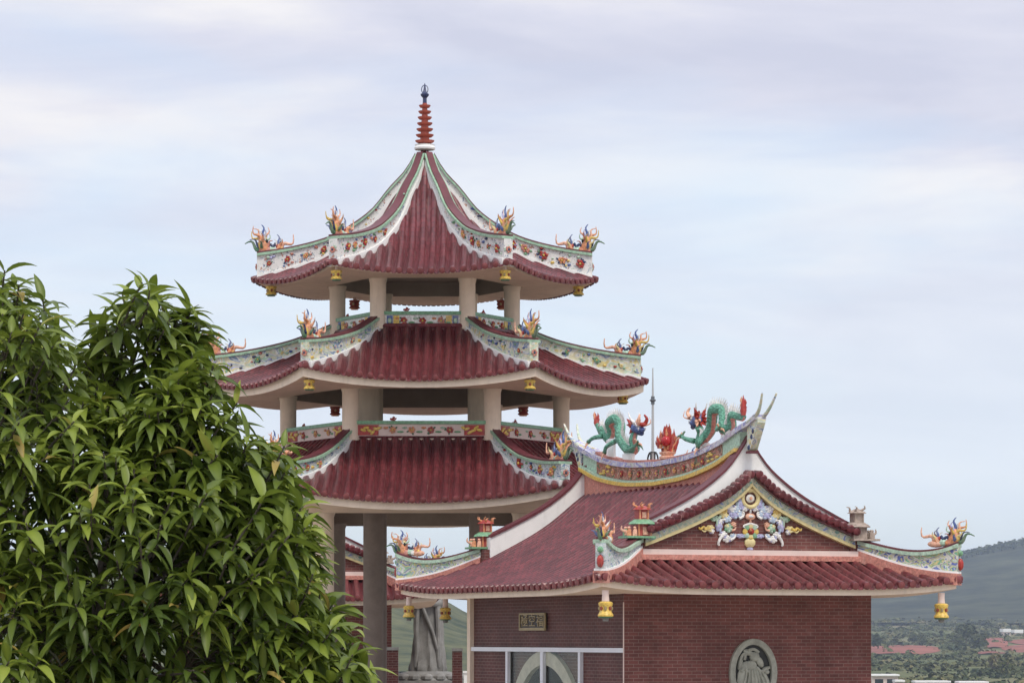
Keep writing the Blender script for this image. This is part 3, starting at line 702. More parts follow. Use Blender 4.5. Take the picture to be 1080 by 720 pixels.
def house(px0, px1, d, ytop, lab, depth=9, slab=.5):
    x0, x1 = (px0 - 540) / F * d, (px1 - 540) / F * d; zt = (HY - ytop) / F * d; xc = (x0 + x1) / 2; g = ground_z(xc, d) - .3; w = x1 - x0
    t = thing('house', lab, 'house', (xc, d, g), 0, 'white roofed houses on the plain'); H = zt - g
    m = MB(); m.box((0, depth / 2, (H - slab) / 2), (w * .94, depth, H - slab)); wl = m.build('wall', 'pinkish', t)
    m = MB(); m.box((0, depth / 2 - .2, H - slab / 2 + .003), (w * 1.04, depth + 1, slab)); m.build('roof', 'white', t)
    for k in range(2):
        m = MB(); m.box((w * (-.22 + .44 * k), -.03, H - slab - 1.5), (w * .3, .1, 1.3)); m.build('window', 'winglass', t)
house(919, 948, 900, 710.5, 'small white flat roofed house beside the foot of the brick hall')
house(944, 954, 860, 716.5, 'low white shed roof just right of the flat roofed house', 6)
house(966, 1002, 950, 717.5, 'long low white roof at the bottom edge, left of two')
house(1012, 1042, 950, 718.0, 'long low white roof at the bottom edge, right of two')
house(1058, 1066, 2900, 662.5, 'tiny white building far off under the mountain, left of the pair', 20, 3)
house(1070, 1079, 2950, 663.5, 'tiny white building far off under the mountain, right of the pair', 20, 3)

# ================================================================= PAVILION
PD = 75.0; K = PD / F                        # metres per photo pixel at the pavilion's centre
pav = thing('pavilion', 'three tiered hexagonal pavilion with maroon tiled roofs and cream columns', 'pavilion', ((448 - 540) * K, PD, GZ))
PO = (0, 0, -GZ)                             # part meshes are modelled at camera-relative height
C30, T30 = math.cos(R(30)), math.tan(R(30))
def pol(r, a): return Vector((r * math.cos(a), r * math.sin(a), 0))
TIERS = [
    dict(prof=[(0, 516), (10, 499), (20, 480), (38, 458), (55, 435), (77, 416), (101, 401), (137, 388), (183, 377)], R0=4, R1=183, sag=9.5, fas=(366, 374), inner=104, soff=369, ceil=384, pat='p1', hmin=.15, hmax=.50),
    dict(prof=[(95, 319), (118, 306), (142, 294.5), (175, 283.5), (205, 276), (236, 270)], R0=95, R1=236, sag=14, fas=(248, 259), inner=156, soff=252, ceil=272, pat='p2', hmin=.17, hmax=.47),
    dict(prof=[(142, 204), (175, 182), (208, 166), (251, 155.5), (299, 150)], R0=142, R1=299, sag=17, fas=(124.5, 140), inner=218, soff=124, ceil=142, pat='p3', hmin=.17, hmax=.40)]
def roof_z(T, a, r):
    Rh = r / C30; z = sm(T['prof'], Rh / K) * K
    r0, r1 = T['R0'] * K * C30, T['R1'] * K * C30
    e = max(0, (r - r0) / (r1 - r0)); m = min(1, abs(a) / max(1e-4, r * T30))
    return z - T['sag'] * K * (1 - m * m) * e ** 1.6
NAMES = {0: 'right', 1: 'back right', 2: 'back left', 3: 'left', 4: 'front left', 5: 'front right'}
for ti, T in enumerate(TIERS):
    r0, r1 = T['R0'] * K * C30, T['R1'] * K * C30
    mb = MB()
    for k in range(6):
        ph = R(60 * k + 30); n = pol(1, ph); tg = Vector((-n.y, n.x, 0))
        def pos(a, r, n=n, tg=tg):
            p = n * r + tg * a; p.z = roof_z(T, a, r); return p
        A = r1 * T30
        tile_sheet(mb, -A, A, pos, lambda a: (min(r1 - .001, max(r0, abs(a) / T30)), r1), .235, 16, .088)
    if ti: # rounded top course under the railing
        for k in range(6):
            a, b = pol(T['R0'] * K + .02, R(60 * k)), pol(T['R0'] * K + .02, R(60 * k + 60)); zt = T['prof'][0][1] * K + .02
            a.z = b.z = zt; mb.tube([a, b], .075, 8, 0)
    roof = mb.build('tiled_roof', ['tile', 'tile_end'], pav, PO)
    # fascia and soffit follow the upturned eave
    mb = MB(); ring = []; N = 14
    for k in range(6):
        ph = R(60 * k + 30); n = pol(1, ph); tg = Vector((-n.y, n.x, 0)); rf = r1 - .10; A = rf * T30
        for j in range(N):
            a = -A + 2 * A * j / N; m = abs(a) / A
            zb = lerp(m ** 2.2, T['fas'][0], T['fas'][1]) * K
            top = roof_z(T, a, rf) - .03; p = n * rf + tg * a; ai = a * (T['inner'] * K * C30) / rf
            qn = n * (T['inner'] * K * C30) + tg * ai
            ring.append((p, top, max(zb, top - .30), qn, n))
    up = [Vector((p.x, p.y, t)) for p, t, b, qn, n in ring]; lo = [Vector((p.x, p.y, b)) for p, t, b, qn, n in ring]
    inn = [Vector((qn.x, qn.y, T['soff'] * K)) for p, t, b, qn, n in ring]
    lo2 = [Vector((p.x, p.y, b + .0)) - n * .0 for p, t, b, qn, n in ring]
    mb.grid([up, lo], 0, closed=True)
    mid = [l.lerp(i_, .5) + Vector((0, 0, .02)) for l, i_ in zip(lo, inn)]
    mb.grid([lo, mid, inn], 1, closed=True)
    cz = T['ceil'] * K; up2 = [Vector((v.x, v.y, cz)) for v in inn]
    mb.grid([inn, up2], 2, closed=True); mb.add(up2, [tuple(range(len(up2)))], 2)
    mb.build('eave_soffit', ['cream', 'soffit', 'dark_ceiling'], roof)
    # hip ridges
    for k in range(6):
        a = R(60 * k); d = pol(1, a); side = Vector((-d.y, d.x, 0)); ns = 26
        Ra, Rb = (T['R0'] + (6 if ti == 0 else -2)) * K, T['R1'] * K * .965
        C = []; lo = []; h = []; hw = []
        for j in range(ns + 1):
            t = j / ns; rr = lerp(t, Ra, Rb); C.append(d * rr); lo.append(sm(T['prof'], rr / K) * K + .01)
            h.append(lerp(t ** .8, T['hmin'], T['hmax'])); hw.append(lerp(min(1, t * 3), .07, .11))
        hb = MB()
        hb.band(C, side, [z - .12 for z in lo], [z + .05 for z in lo], [w + .05 for w in hw], len(ORN) + 1)
        hb.band(C, side, [z + .045 for z in lo], [z + hh for z, hh in zip(lo, h)], hw, len(ORN))
        q = random.Random(ti * 10 + k)
        for sg in (-1, 1):       # porcelain flowers on both faces
            nf = (5, 3, 4)[ti]; t_lo = (.46, .35, .42)[ti]
            for i in range(nf):
                t = lerp((i + .5) / nf + q.uniform(-.03, .03), t_lo, .97); j = min(ns, int(t * ns)); s = q.uniform(.06, .13) * (1.0 if ti != 1 else .7)
                c = C[j] + side * sg * (hw[j] + .01); c.z = lo[j] + h[j] * q.uniform(.48, .6)
                dd = (C[min(ns, j + 1)] - C[max(0, j - 1)]); dd.z = lo[min(ns, j + 1)] - lo[max(0, j - 1)]; dd.normalize()
                flower(hb, c, dd, Vector((0, 0, 1)), side * sg, s, OI[q.choice(['red', 'red', 'brickred' if 0 else 'red', 'salmon', 'orange'] if ti != 1 else ['lilac', 'green', 'paleyellow', 'red'])], OI['yellow'], OI[q.choice(['deepgreen', 'green', 'navy'])], i + k * 20)
            for i in range((26, 14, 20)[ti]):
                t = q.uniform(.22, .97); j = min(ns, int(t * ns)); c = C[j].lerp(C[min(ns, j + 1)], t * ns - j) + side * sg * (hw[j] + .003); c.z = lo[j] + .08 + (h[j] - .12) * q.random()
                s = q.uniform(.018, .036); hb.ball(c, (s * 1.5, s * 1.5, s), OI[q.choice(['lilac', 'blue', 'green', 'yellow', 'salmon', 'navy', 'palegreen', 'red'])], 6, 4)
        e = C[-1] + d * .012; e.z = lo[-1] + h[-1] * .5
        flower(hb, e, side, Vector((0, 0, 1)), d, .09, OI['salmon'], OI['navy'], OI['palegreen'], k)
        rb = hb.build('hip_ridge', ORN + [T['pat'], 'white'], pav, PO)
        cb = MB(); tp = [z + hh for z, hh in zip(lo, h)]
        cb.band(C, side, [z - .005 for z in tp], [z + .055 for z in tp], [w + .055 for w in hw], 0)
        cb.band(C, side, [z + .055 for z in tp], [z + .095 for z in tp], [w + .01 for w in hw], 1)
        cb.build('ridge_cap', ['softgreen', 'coping'], rb)
        og = link('corner_ornament', ORN_ME, rb, (C[-2].x, C[-2].y, tp[-2] + .05)); og.rotation_euler = (q.uniform(-.05, .05), 0, a)
        og.scale = (1.0, 1.0, 1.04 + q.uniform(-.05, .05))
        if ti == 0 or k in (4, 5): og.scale = (.95, .95, 1.08)
# columns
def column(x, y, z0, z1, r, mat='cream'):
    m = MB(); m.lathe([(r * 1.02, z0), (r, z0 + .1), (r, z1 - .13), (r * 1.03, z1 - .10), (r * 1.14, z1 - .03), (r * 1.14, z1)], (x, y, 0), 24, 0)
    m.build('column', mat, pav, PO)
for k in range(6):
    for RR, z0, z1, r in ((92, 317, 370, .185), (144, 200, 254, .19), (200, None, 126, .235)):
        p = pol(RR * K, R(60 * k) + (.019 if z0 is None else 0)); column(p.x, p.y, GZ if z0 is None else z0 * K, z1 * K, r, 'brown_stone_shade' if z0 is None and k in (1, 2) else 'cream')  # rear outer pair coloured brown to paint in its shade
for sx in (-1, 1):
    for sy in (-1, 1):
        column(sx * 55 * K + .06, sy * 45 * K, GZ, 143 * K, .232, 'brown_stone_shade'); column(sx * 58.5 * K, sy * 45 * K, 202 * K, 273 * K, .28)
# floors of the upper storeys
for RR, z in ((97, 319), (145, 204)):
    m = MB(); v = [pol(RR * K, R(60 * k)) for k in range(6)]
    m.add([Vector((p.x, p.y, z * K + .012)) for p in v] + [Vector((p.x, p.y, z * K - .2)) for p in v], [(0, 1, 2, 3, 4, 5), (11, 10, 9, 8, 7, 6)] + [(i, i + 6, (i + 1) % 6 + 6, (i + 1) % 6) for i in range(6)])
    m.build('floor_slab', 'cream', pav, PO)
m = MB(); v = [pol(6.2, R(60 * k)) for k in range(6)]
m.add([Vector((p.x, p.y, GZ + .15)) for p in v] + [Vector((p.x, p.y, GZ)) for p in v], [(0, 1, 2, 3, 4, 5), (11, 10, 9, 8, 7, 6)] + [(i, i + 6, (i + 1) % 6 + 6, (i + 1) % 6) for i in range(6)])
m.build('base_slab', 'granite', pav, PO)
m = MB(); m.box((-4.15 + .0, -5.05, (672 - 543.5) / F * 69.95), (.11, .11, .34)); m.build('hanging_post', 'pinkish', pav, PO)
# railings
def railing(k, RR, z0, z1, style):
    a, b = pol(RR * K, R(60 * k)), pol(RR * K, R(60 * k + 60)); n = pol(1, R(60 * k + 30)); tg = (b - a).normalized(); L = (b - a).length - .36
    mid = (a + b) / 2; rot = Matrix((tg, -n, Vector((0, 0, 1)))).transposed(); z0 *= K; z1 *= K; h = z1 - z0
    m = MB()
    m.box((mid.x, mid.y, z0 + h / 2), (L, .10, h), len(ORN), rot)
    q = random.Random(k + (style * 17))
    for sg in (-1, 1):
        for side_n in (1,):
            c = mid + n * .055 + tg * sg * (L / 2 - .17); c.z = z0 + h * .47
            if style == 1:
                m.box(c + tg * sg * .07, (.13, .03, h * .82), OI['blue'], rot); m.box(c - tg * sg * .08, (.13, .026, h * .82), OI['yellow'], rot)
                m.ball(c + tg * sg * .07 + n * .03, (.05, .05, .07), OI['palegreen'], 6, 4)
            else:
                m.box(c - tg * sg * .06, (.46, .03, h * .84), OI['red'], rot)
                for i in range(6):
                    f_ = c + tg * sg * (.05 - .07 * i) + n * .02 + Vector((0, 0, h * .2 * math.sin(i * 1.7)))
                    m.ball(f_, (.07, .03, .035), OI['yellow'], 6, 4, rot @ Matrix.Rotation(q.uniform(-1, 1), 3, 'Y'))
    kinds = (['red', 'red', 'salmon'] if style == 1 else ['red', 'red', 'red', 'orange'])
    span = L / 2 - (.32 if style == 1 else .62); nf = (3 if style == 1 else 4) if k == 4 else 3
    for i in range(nf):
        c = mid + n * .055 + tg * lerp(i / (nf - 1), -span * .8, span * .8); c.z = z0 + h * .48
        flower(m, c, tg, Vector((0, 0, 1)), n, h * .34, OI[q.choice(kinds)], OI['yellow'], OI['deepgreen'], i + k * 7 + style * 50)
        m.ball(c + tg * .17 + Vector((0, 0, -.04)), (.08, .03, .025), OI['green'], 6, 4, rot)
        m.ball(c - tg * .16 + Vector((0, 0, .05)), (.06, .03, .03), OI['palegreen'] if i % 2 else OI['orange'], 6, 4, rot)
    c = mid + n * .03 - tg * L * .23; c.z = z1 + .06; flower(m, c, tg, Vector((0, 0, 1)), n, .09, OI['red'], OI['salmon'], OI['red'], k)
    rl = m.build('railing', ORN + ['pinkish' if style == 2 else 'porc_white'], pav, PO)
    m = MB(); m.box((mid.x, mid.y, z1 + .025), (L + .06, .20, .075), 0, rot); m.build('railing_cap', 'green', rl)
for k in range(6):
    railing(k, 93, 319.5, 332.5, 1); railing(k, 145, 204.5, 217, 2)
# spire
m = MB(); zb = 514 * K
m.lathe([(.10, zb - .02), (.235, zb), (.25, zb + .04), (.22, zb + .085), (.235, zb + .11), (.12, zb + .13)], (0, 0, 0), 20, 0)
zz = zb + .12
for i in range(7):
    t = i / 6; r = lerp(t, .205, .125); b = lerp(t, .115, .06); hh = .137
    m.lathe([(b, zz - .01), (b, zz + hh * .30), (r * .85, zz + hh * .26), (r * 1.06, zz + hh * .50), (r * 1.10, zz + hh * .66), (r * .95, zz + hh * .50), (b * .95, zz + hh * .42), (b * .9, zz + hh)], (0, 0, 0), 20, 1); zz += hh
sp = m.build('spire', ['white', M['orangered'] if 'orangered' in M else pm('red spire paint', (.42, .10, .065), .5, .2, 8)], pav, PO)
m = MB(); m.lathe([(.05, zz - .02), (.045, zz + .12), (.09, zz + .17), (.10, zz + .21), (.05, zz + .25), (.03, zz + .32), (.012, zz + .45), (.002, zz + .47)], (0, 0, 0), 12, 0)
m.tube([Vector((.075 * math.cos(t * .3), 0, zz + .32 + .10 * math.sin(t * .3))) for t in range(22)], .010, 5, 0)
m.build('spire_tip', 'navy', sp)
# bell lanterns under the pavilion corners (each hangs on its own)
for ti, ks, lev in ((0, (0, 1, 2, 3, 4, 5), 'top'), (1, (0, 1, 2, 4, 5), 'middle')):
    T = TIERS[ti]
    for k in ks:
        p = pol(T['R1'] * K * (.93 if k in (4, 5) else .885), R(60 * k)); zs = lerp(.10, T['fas'][1], T['soff']) * K + (.03 if ti else .0)
        b = link('bell_lantern', BELL_RED if k in (1, 2) else BELL, None, (pav.location.x + p.x, PD + p.y, zs + .01)); b.rotation_euler = (0, 0, rnd.random() * 6)
        tag(b, f'{"dark red" if k in (1, 2) else "yellow"} bell lantern hanging under the {NAMES[k]} corner of the {lev} pavilion roof', 'bell lantern', 'bell lanterns hanging from roof corners')

# ================================================================= HALLS
HW, HL, HO, HP, UC = 5.2, 7.8, 1.15, 1.5, 2.6
PM = [(0, 3.04), (.2, 2.91), (.4, 2.76), (.93, 2.34), (1.42, 2.03), (2.35, 1.55), (3.0, 1.22), (3.75, .94)]
PS = [(0, 1.43), (.5, 1.25), (1.0, 1.09), (1.5, .94)]
VT = [(0, 3.78), (.2, 3.47), (.49, 3.13), (1.1, 2.68), (1.83, 2.30), (2.35, 2.06)]
RO = [(0, .60), (.3, .43), (.6, .33), (1, .24), (1.5, .17), (2.3, .09)]      # how far the tile ends hang below the verge top
CAPZ = [(0, 3.47), (1.5, 3.53), (2.8, 3.70), (3.5, 3.88), (4.0, 4.02), (4.35, 4.14)]
WHIP = 2.35
def up_l(v, w):
    e = max(0, (abs(v - HL / 2) - 2.2) / (HL / 2 + HP - 2.2)); return .15 * e ** 2.2 * max(0, (w - 2.0) / 1.75) ** 2
def up_f(w, q_):
    e = max(0, (w - 1.3) / (HO + UC - 1.3)); return .15 * e ** 2.2 * max(0, q_ / HP) ** 2

def pagoda_mesh(cols):
    """small ceramic pavilion that ends a verge; about 0.75 m tall; x points outwards"""
    m = MB(); g, r1_, r2_, y, w = cols
    m.box((0, 0, .02), (.56, .44, .045), g); m.box((.10, 0, .17), (.28, .30, .26), r1_)
    for sx in (-.02, .22):
        for sy in (-.14, .14): m.tube([(sx, sy, .04), (sx, sy, .31)], .02, 6, y)
    m.box((.10, -.155, .15), (.10, .02, .16), w)
    m.lathe([(.27, .295), (.25, .33), (.18, .38), (.15, .40)], (.10, 0, 0), 8, g, 1, 1)
    m.box((.10, 0, .50), (.20, .20, .20), r2_); m.box((.10, -.105, .49), (.08, .02, .12), w)
    for sx in (.02, .18):
        for sy in (-.1, .1): m.tube([(sx, sy, .4), (sx, sy, .6)], .016, 6, y)
    m.lathe([(.19, .60), (.16, .63), (.08, .68), (.03, .70)], (.10, 0, 0), 8, r2_)
    for k in range(6):
        a = k * 1.05; curl(m, (.10 + .1 * math.cos(a), .1 * math.sin(a), .62), (math.cos(a), math.sin(a), 1.4), .16, .025, y, .6)
    for i, (x, yv) in enumerate(((-.2, -.1), (-.16, .08), (-.10, -.14), (-.22, .02))):      # little figures in front
        m.tube([(x, yv, .04), (x, yv, .13), (x + .01, yv, .19)], [.05, .045, .03], 7, (y, r2_, w, g)[i]); m.ball((x, yv, .215), .032, w, 6, 4)
    curl(m, (-.22, -.05, .06), (-.8, 0, 1), .22, .04, w, .6)
    o = m.build('verge_pagoda', ORN if cols[0] != 0 else ['weathered']); me = o.data; bpy.data.objects.remove(o); return me
PAG = pagoda_mesh((OI['green'], OI['red'], OI['red'], OI['orange'], OI['peach']))
PAG_GREY = pagoda_mesh((0, 0, 0, 0, 0))

def make_hall(name, label, loc, rz, sc, main=True):
    hall = thing(name, label, 'temple hall', (loc[0], loc[1], GZ * sc if not main else GZ), rz); hall.scale = (sc,) * 3
    O3 = (0, 0, -GZ)
    # --- walls
    zt = .86
    m = MB()
    def wall(p0, p1, z0, z1, mat, n, th=.2):
        p0, p1 = Vector(p0), Vector(p1); d = p1 - p0; L = d.length; d.normalize(); i = Vector((-n[0], -n[1])) * th
        vs = [(p0.x, p0.y, z0), (p1.x, p1.y, z0), (p1.x, p1.y, z1), (p0.x, p0.y, z1)]
        uv = [(0, z0 + 3), (L, z0 + 3), (L, z1 + 3), (0, z1 + 3)]
        m.add(vs, [(0, 1, 2, 3)], mat, uv)
        m.add([(a + i.x, b + i.y, c) for a, b, c in vs], [(3, 2, 1, 0)], 2, uv)
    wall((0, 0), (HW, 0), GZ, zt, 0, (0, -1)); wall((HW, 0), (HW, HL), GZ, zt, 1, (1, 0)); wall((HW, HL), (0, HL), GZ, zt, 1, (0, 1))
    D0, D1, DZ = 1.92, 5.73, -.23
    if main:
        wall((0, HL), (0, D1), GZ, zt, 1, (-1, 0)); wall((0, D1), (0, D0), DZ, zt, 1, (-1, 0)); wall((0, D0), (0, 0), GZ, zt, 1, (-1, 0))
        # moon gate wall just behind the glass
        cy, cz, ri, ro = 3.9, -2.2, 1.68, 1.95; ns = 40; top = DZ - .002; U = .09
        arc = [(cy + ri * math.cos(math.pi * i / ns), cz + ri * math.sin(math.pi * i / ns)) for i in range(ns + 1)]
        for (y0, z0), (y1, z1) in zip(arc, arc[1:]):
            m.add([(U, y0, z0), (U, y1, z1), (U, y1, top), (U, y0, top)], [(0, 1, 2, 3)], 1, [(y0, z0), (y1, z1), (y1, top), (y0, top)])
        for ya, yb in ((cy + ri, D1), (D0, cy - ri)):
            m.add([(U, ya, GZ), (U, yb, GZ), (U, yb, top), (U, ya, top)], [(0, 1, 2, 3)], 1, [(ya, GZ), (yb, GZ), (yb, top), (ya, top)])
        m.add([(.0, D0, top), (.0, D1, top), (.3, D1, top), (.3, D0, top)], [(0, 1, 2, 3)], 1)
    else: wall((0, HL), (0, 0), GZ, zt, 1, (-1, 0))
    m.add([(.2, .2, zt - .05), (HW - .2, .2, zt - .05), (HW - .2, HL - .2, zt - .05), (.2, HL - .2, zt - .05)], [(0, 1, 2, 3)], 2)
    m.build('brick_wall', ['brick_front', 'brick_side', 'hall_dark'], hall, O3, smooth=False)
    m = MB(); m.box((-.008, -.008, (GZ + zt) / 2 - .1), (.018, .018, zt - GZ - .2)); m.build('corner_strip', 'pinkish', hall, O3)
    m = MB()
    m.box((-.004, HL - .05, (GZ + zt) / 2), (.17, .17, zt - GZ)); m.build('corner_pilaster', 'cream', hall, O3)
    # --- roof
    m = MB()
    for sg in (-1, 1):
        def pos(v, w, sg=sg): return Vector((UC + sg * w, v, sm(PM, w) + up_l(v, w)))
        def rng(v):
            if v < 0: w0 = WHIP + (-v / HP) * (HO + UC - WHIP)
            elif v > HL: w0 = WHIP + ((v - HL) / HP) * (HO + UC - WHIP)
            else: w0 = .1
            return (min(w0, HO + UC - .001), HO + UC)
        tile_sheet(m, -HP, HL + HP, pos, rng, .27, 22, .092)
    for back in (0, 1):
        def pos(u, q_, back=back): return Vector((u, (HL + q_) if back else -q_, sm(PS, q_) + up_f(abs(u - UC), q_)))
        def rng(u): return (min(HP - .001, max(0, (abs(u - UC) - WHIP) / (HO + UC - WHIP) * HP)), HP)
        tile_sheet(m, -HO, HW + HO, pos, rng, .245, 10, .092)
    roof = m.build('tiled_roof', ['tile', 'tile_end'], hall, O3)
    m = MB(); ins = .09; ring = []
    def ez(u, v): return max(up_l(v, HO + UC) if abs(abs(u - UC) - (HO + UC)) < .2 else 0, up_f(abs(u - UC), HP) if (v < -HP + .2 or v > HL + HP - .2) else 0) + .94
    nu, nv = 24, 32; u0, u1, v0, v1 = -HO + ins, HW + HO - ins, -HP + ins, HL + HP - ins
    ring += [(lerp(i / nu, u0, u1), v0) for i in range(nu)] + [(u1, lerp(i / nv, v0, v1)) for i in range(nv)]
    ring += [(lerp(i / nu, u1, u0), v1) for i in range(nu)] + [(u0, lerp(i / nv, v1, v0)) for i in range(nv)]
    up = [Vector((u, v, ez(u, v) - .02)) for u, v in ring]; lo = [Vector((u, v, ez(u, v) - .155)) for u, v in ring]
    inn = [Vector((min(HW - .1, max(.1, u)), min(HL - .1, max(.1, v)), .815)) for u, v in ring]
    m.grid([up, lo], 0, closed=True); m.grid([lo, inn], 1, closed=True)
    m.build('eave_soffit', ['cream', 'soffit'], roof)
    # --- gables, verges
    for back in (0, 1):
        V0 = HL if back else 0.0; f = 1 if back else -1          # f: outward direction along v
        m = MB(); pts = [(w, sm(VT, w) - sm(RO, w) - .05) for w in [x * .1 for x in range(0, 24)]]
        left = [(UC - w, z) for w, z in pts[::-1]]; right = [(UC + w, z) for w, z in pts[1:]]
        for (a, za), (b, zb) in zip(left + right, (left + right)[1:]):
            vs = [(a, V0, 1.3), (b, V0, 1.3), (b, V0, zb), (a, V0, za)]
            m.add(vs, [(0, 1, 2, 3)], 0, [(x, z + 3) for x, _, z in vs])
        for sx in (-1, 1): m.box((UC + sx * 2.27, V0 + f * .02 - f * .12, 1.62), (.30, .32, .42), 0)
        gw = m.build('gable_wall', ['brick_front'], hall, O3, smooth=False)
        m = MB(); m.box((UC, V0 + f * .05, 1.60), (2 * WHIP + .1, .14, .10), 0); m.box((UC, V0 + f * .06, 1.50), (2 * WHIP + .1, .20, .10), 1)
        m.build('gable_sill', ['pinkish', 'salmon'], gw)
        # painted barge boards with yellow edge
        m = MB()
        for sx in (-1, 1):
            ws = [.0 + i * .1 for i in range(23)]; C = [Vector((UC + sx * w, V0 + f * .06, 0)) for w in ws]; sd_ = Vector((0, 1, 0))
            roll = [sm(VT, w) - sm(RO, w) - .085 for w in ws]
            h_ = .19
            m.band(C, sd_, [z - h_ for z in roll], [z + .02 for z in roll], .045, 0)
            m.band(C, sd_, [z - h_ - .05 for z in roll], [z - h_ + .01 for z in roll], .06, 1)
        m.build('barge_board', ['p7', 'paleyellow'], gw)
        # verge walls with coping and a row of tile ends
        for sx in (-1, 1):
            ws = [.0 + i * .12 for i in range(20)]; ws[-1] = 2.30
            C = [Vector((UC + sx * w, V0 - f * .17, 0)) for w in ws]; top = [sm(VT, w) for w in ws]
            m = MB(); m.band(C, Vector((0, 1, 0)), [sm(PM, w) - .03 for w in ws], top, .13, 0)
            vg = m.build('verge_wall', 'white', hall, O3)
            m = MB(); m.band(C, Vector((0, 1, 0)), [z - .003 for z in top], [z + .05 for z in top], .165, 0); m.build('verge_coping', 'coping', vg)
            m = MB(); w = .09
            while w < 2.3:
                z = sm(VT, w) - sm(RO, w); sl = (sm(VT, w + .05) - sm(VT, w - .05)) / .1
                p = Vector((UC + sx * w, V0 + f * .06, z))
                m.tube([p, p + Vector((0, f * .20, -.02)), p + Vector((0, f * .215, -.022))], [.078, .082, .06], 10, 0)
                w += .155 / math.sqrt(1 + sl * sl)
            ws2 = [.02 + i * .12 for i in range(20)]
            C2 = [Vector((UC + sx * w, V0 + f * .06, 0)) for w in ws2]; zz = [sm(VT, w) - sm(RO, w) - .07 for w in ws2]
            m.band(C2, Vector((0, 1, 0)), [z - .06 for z in zz], [z - .012 for z in zz], .14, 0)
            m.build('verge_tile_ends', 'tile', vg)
            pg = link('verge_pagoda', PAG_GREY if (sx > 0 and not back) else PAG, hall, (UC + sx * 2.36, V0 + f * .06, 1.85 - GZ))
            pg.rotation_euler = (0, 0, math.pi if sx > 0 else 0)
            if sx > 0 and not back: pg['label'] = 'weathered grey ceramic pagoda, seen from behind'
            pg.scale = (1.02, 1, .88)
        if main and not back: gable_relief(gw)
    # --- main ridge
    NO = len(ORN); ds = [-4.0 + i * .25 for i in range(33)]; cz_ = [sm(CAPZ, abs(d)) for d in ds]; C = [Vector((UC, HL / 2 + d, 0)) for d in ds]; X = Vector((1, 0, 0))
    m = MB(); ii = [i for i, d in enumerate(ds) if abs(d) <= 3.85]
    Cs = [C[i] for i in ii]; c_ = [cz_[i] for i in ii]
    m.band(Cs, X, [2.72] * len(ii), [z - .40 for z in c_], .17, NO)
    m.band(Cs, X, [z - .435 for z in c_], [z - .36 for z in c_], .25, NO + 1); m.band(Cs, X, [z - .362 for z in c_], [z - .315 for z in c_], .23, NO + 2)
    m.band(Cs, X, [z - .32 for z in c_], [z - .04 for z in c_], .13, NO + 4)
    jj = [i for i, d in enumerate(ds) if abs(d) <= 3.05]
    m.band([C[i] for i in jj], X, [cz_[i] - .31 for i in jj], [cz_[i] - .045 for i in jj], .15, NO + 3)
    q = random.Random(5)                                           # relief flowers along the frieze
    for sx in (-1, 1):
        for i in range(13):
            d = -2.6 + i * .43; c = Vector((UC + sx * .155, HL / 2 + d, sm(CAPZ, abs(d)) - .19))
            if abs(d) > 2.2:
                for k in range(7): m.ball(c + Vector((0, q.uniform(-.22, .22), q.uniform(-.09, .09))), (.03, .08, .03), OI['yellow'], 6, 4)
            else: flower(m, c, Vector((0, 1, 0)), Vector((0, 0, 1)), Vector((sx, 0, 0)), .085, OI[q.choice(['red', 'orange', 'salmon', 'red'])], OI['yellow'], OI['deepgreen'], i)
    rg = m.build('roof_ridge', ORN + ['salmon', 'yellow', 'palegreen', 'p5', 'palegreen'], hall, O3)
    m = MB(); dd = [-4.35 + i * .29 for i in range(31)]; zc = [sm(CAPZ, abs(d)) for d in dd]; CC = [Vector((UC, HL / 2 + d, 0)) for d in dd]
    m.band(CC, X, [z - .05 for z in zc], [z + .05 for z in zc], [.19 if abs(d) < 3.8 else .13 for d in dd], 0)
    i3 = [i for i, d in enumerate(dd) if abs(d) < 3.4]
    m.band([CC[i] for i in i3], X, [zc[i] + .05 for i in i3], [zc[i] + .10 for i in i3], .10, 1)
    m.build('ridge_cap', ['p6', 'salmon'], rg)
    for f in (-1, 1):                                              # forked swallow tails and their painted end panels
        m = MB()
        for sx in (-1, 1):
            m.tube(catmull([(UC + sx * .09, HL / 2 + f * 3.7, 3.95), (UC + sx * .09, HL / 2 + f * 4.15, 4.09), (UC + sx * .09, HL / 2 + f * 4.42, 4.20), (UC + sx * .115, HL / 2 + f * 4.60, 4.36), (UC + sx * .15, HL / 2 + f * 4.74, 4.56)], 4), [.062 - .0027 * i for i in range(17)], 8, 0, True, .8)
        m.build('swallow_tail', ['p2'], rg)
        m = MB()
        CE = [Vector((UC, HL / 2 + f * d, 0)) for d in (3.96, 4.1, 4.28, 4.42)]
        m.band(CE, X, [3.50, 3.56, 3.82, 4.03], [sm(CAPZ, d) - .04 for d in (3.96, 4.1, 4.28, 4.35)], .08, 1)
        m.box((UC, HL / 2 + f * 4.03, 3.495), (.19, .18, .045), 2)
        for k in range(8): m.ball((UC + (-.08 if k % 2 else .08), HL / 2 + f * (4.03 + .06 * (k // 2)), 3.58 + .10 * (k // 2)), (.02, .05, .05), (3, 0)[k % 3 == 0], 6, 4)
        m.build('ridge_end_panel', ['paleyellow', 'p2', 'coping', 'navy'], rg)
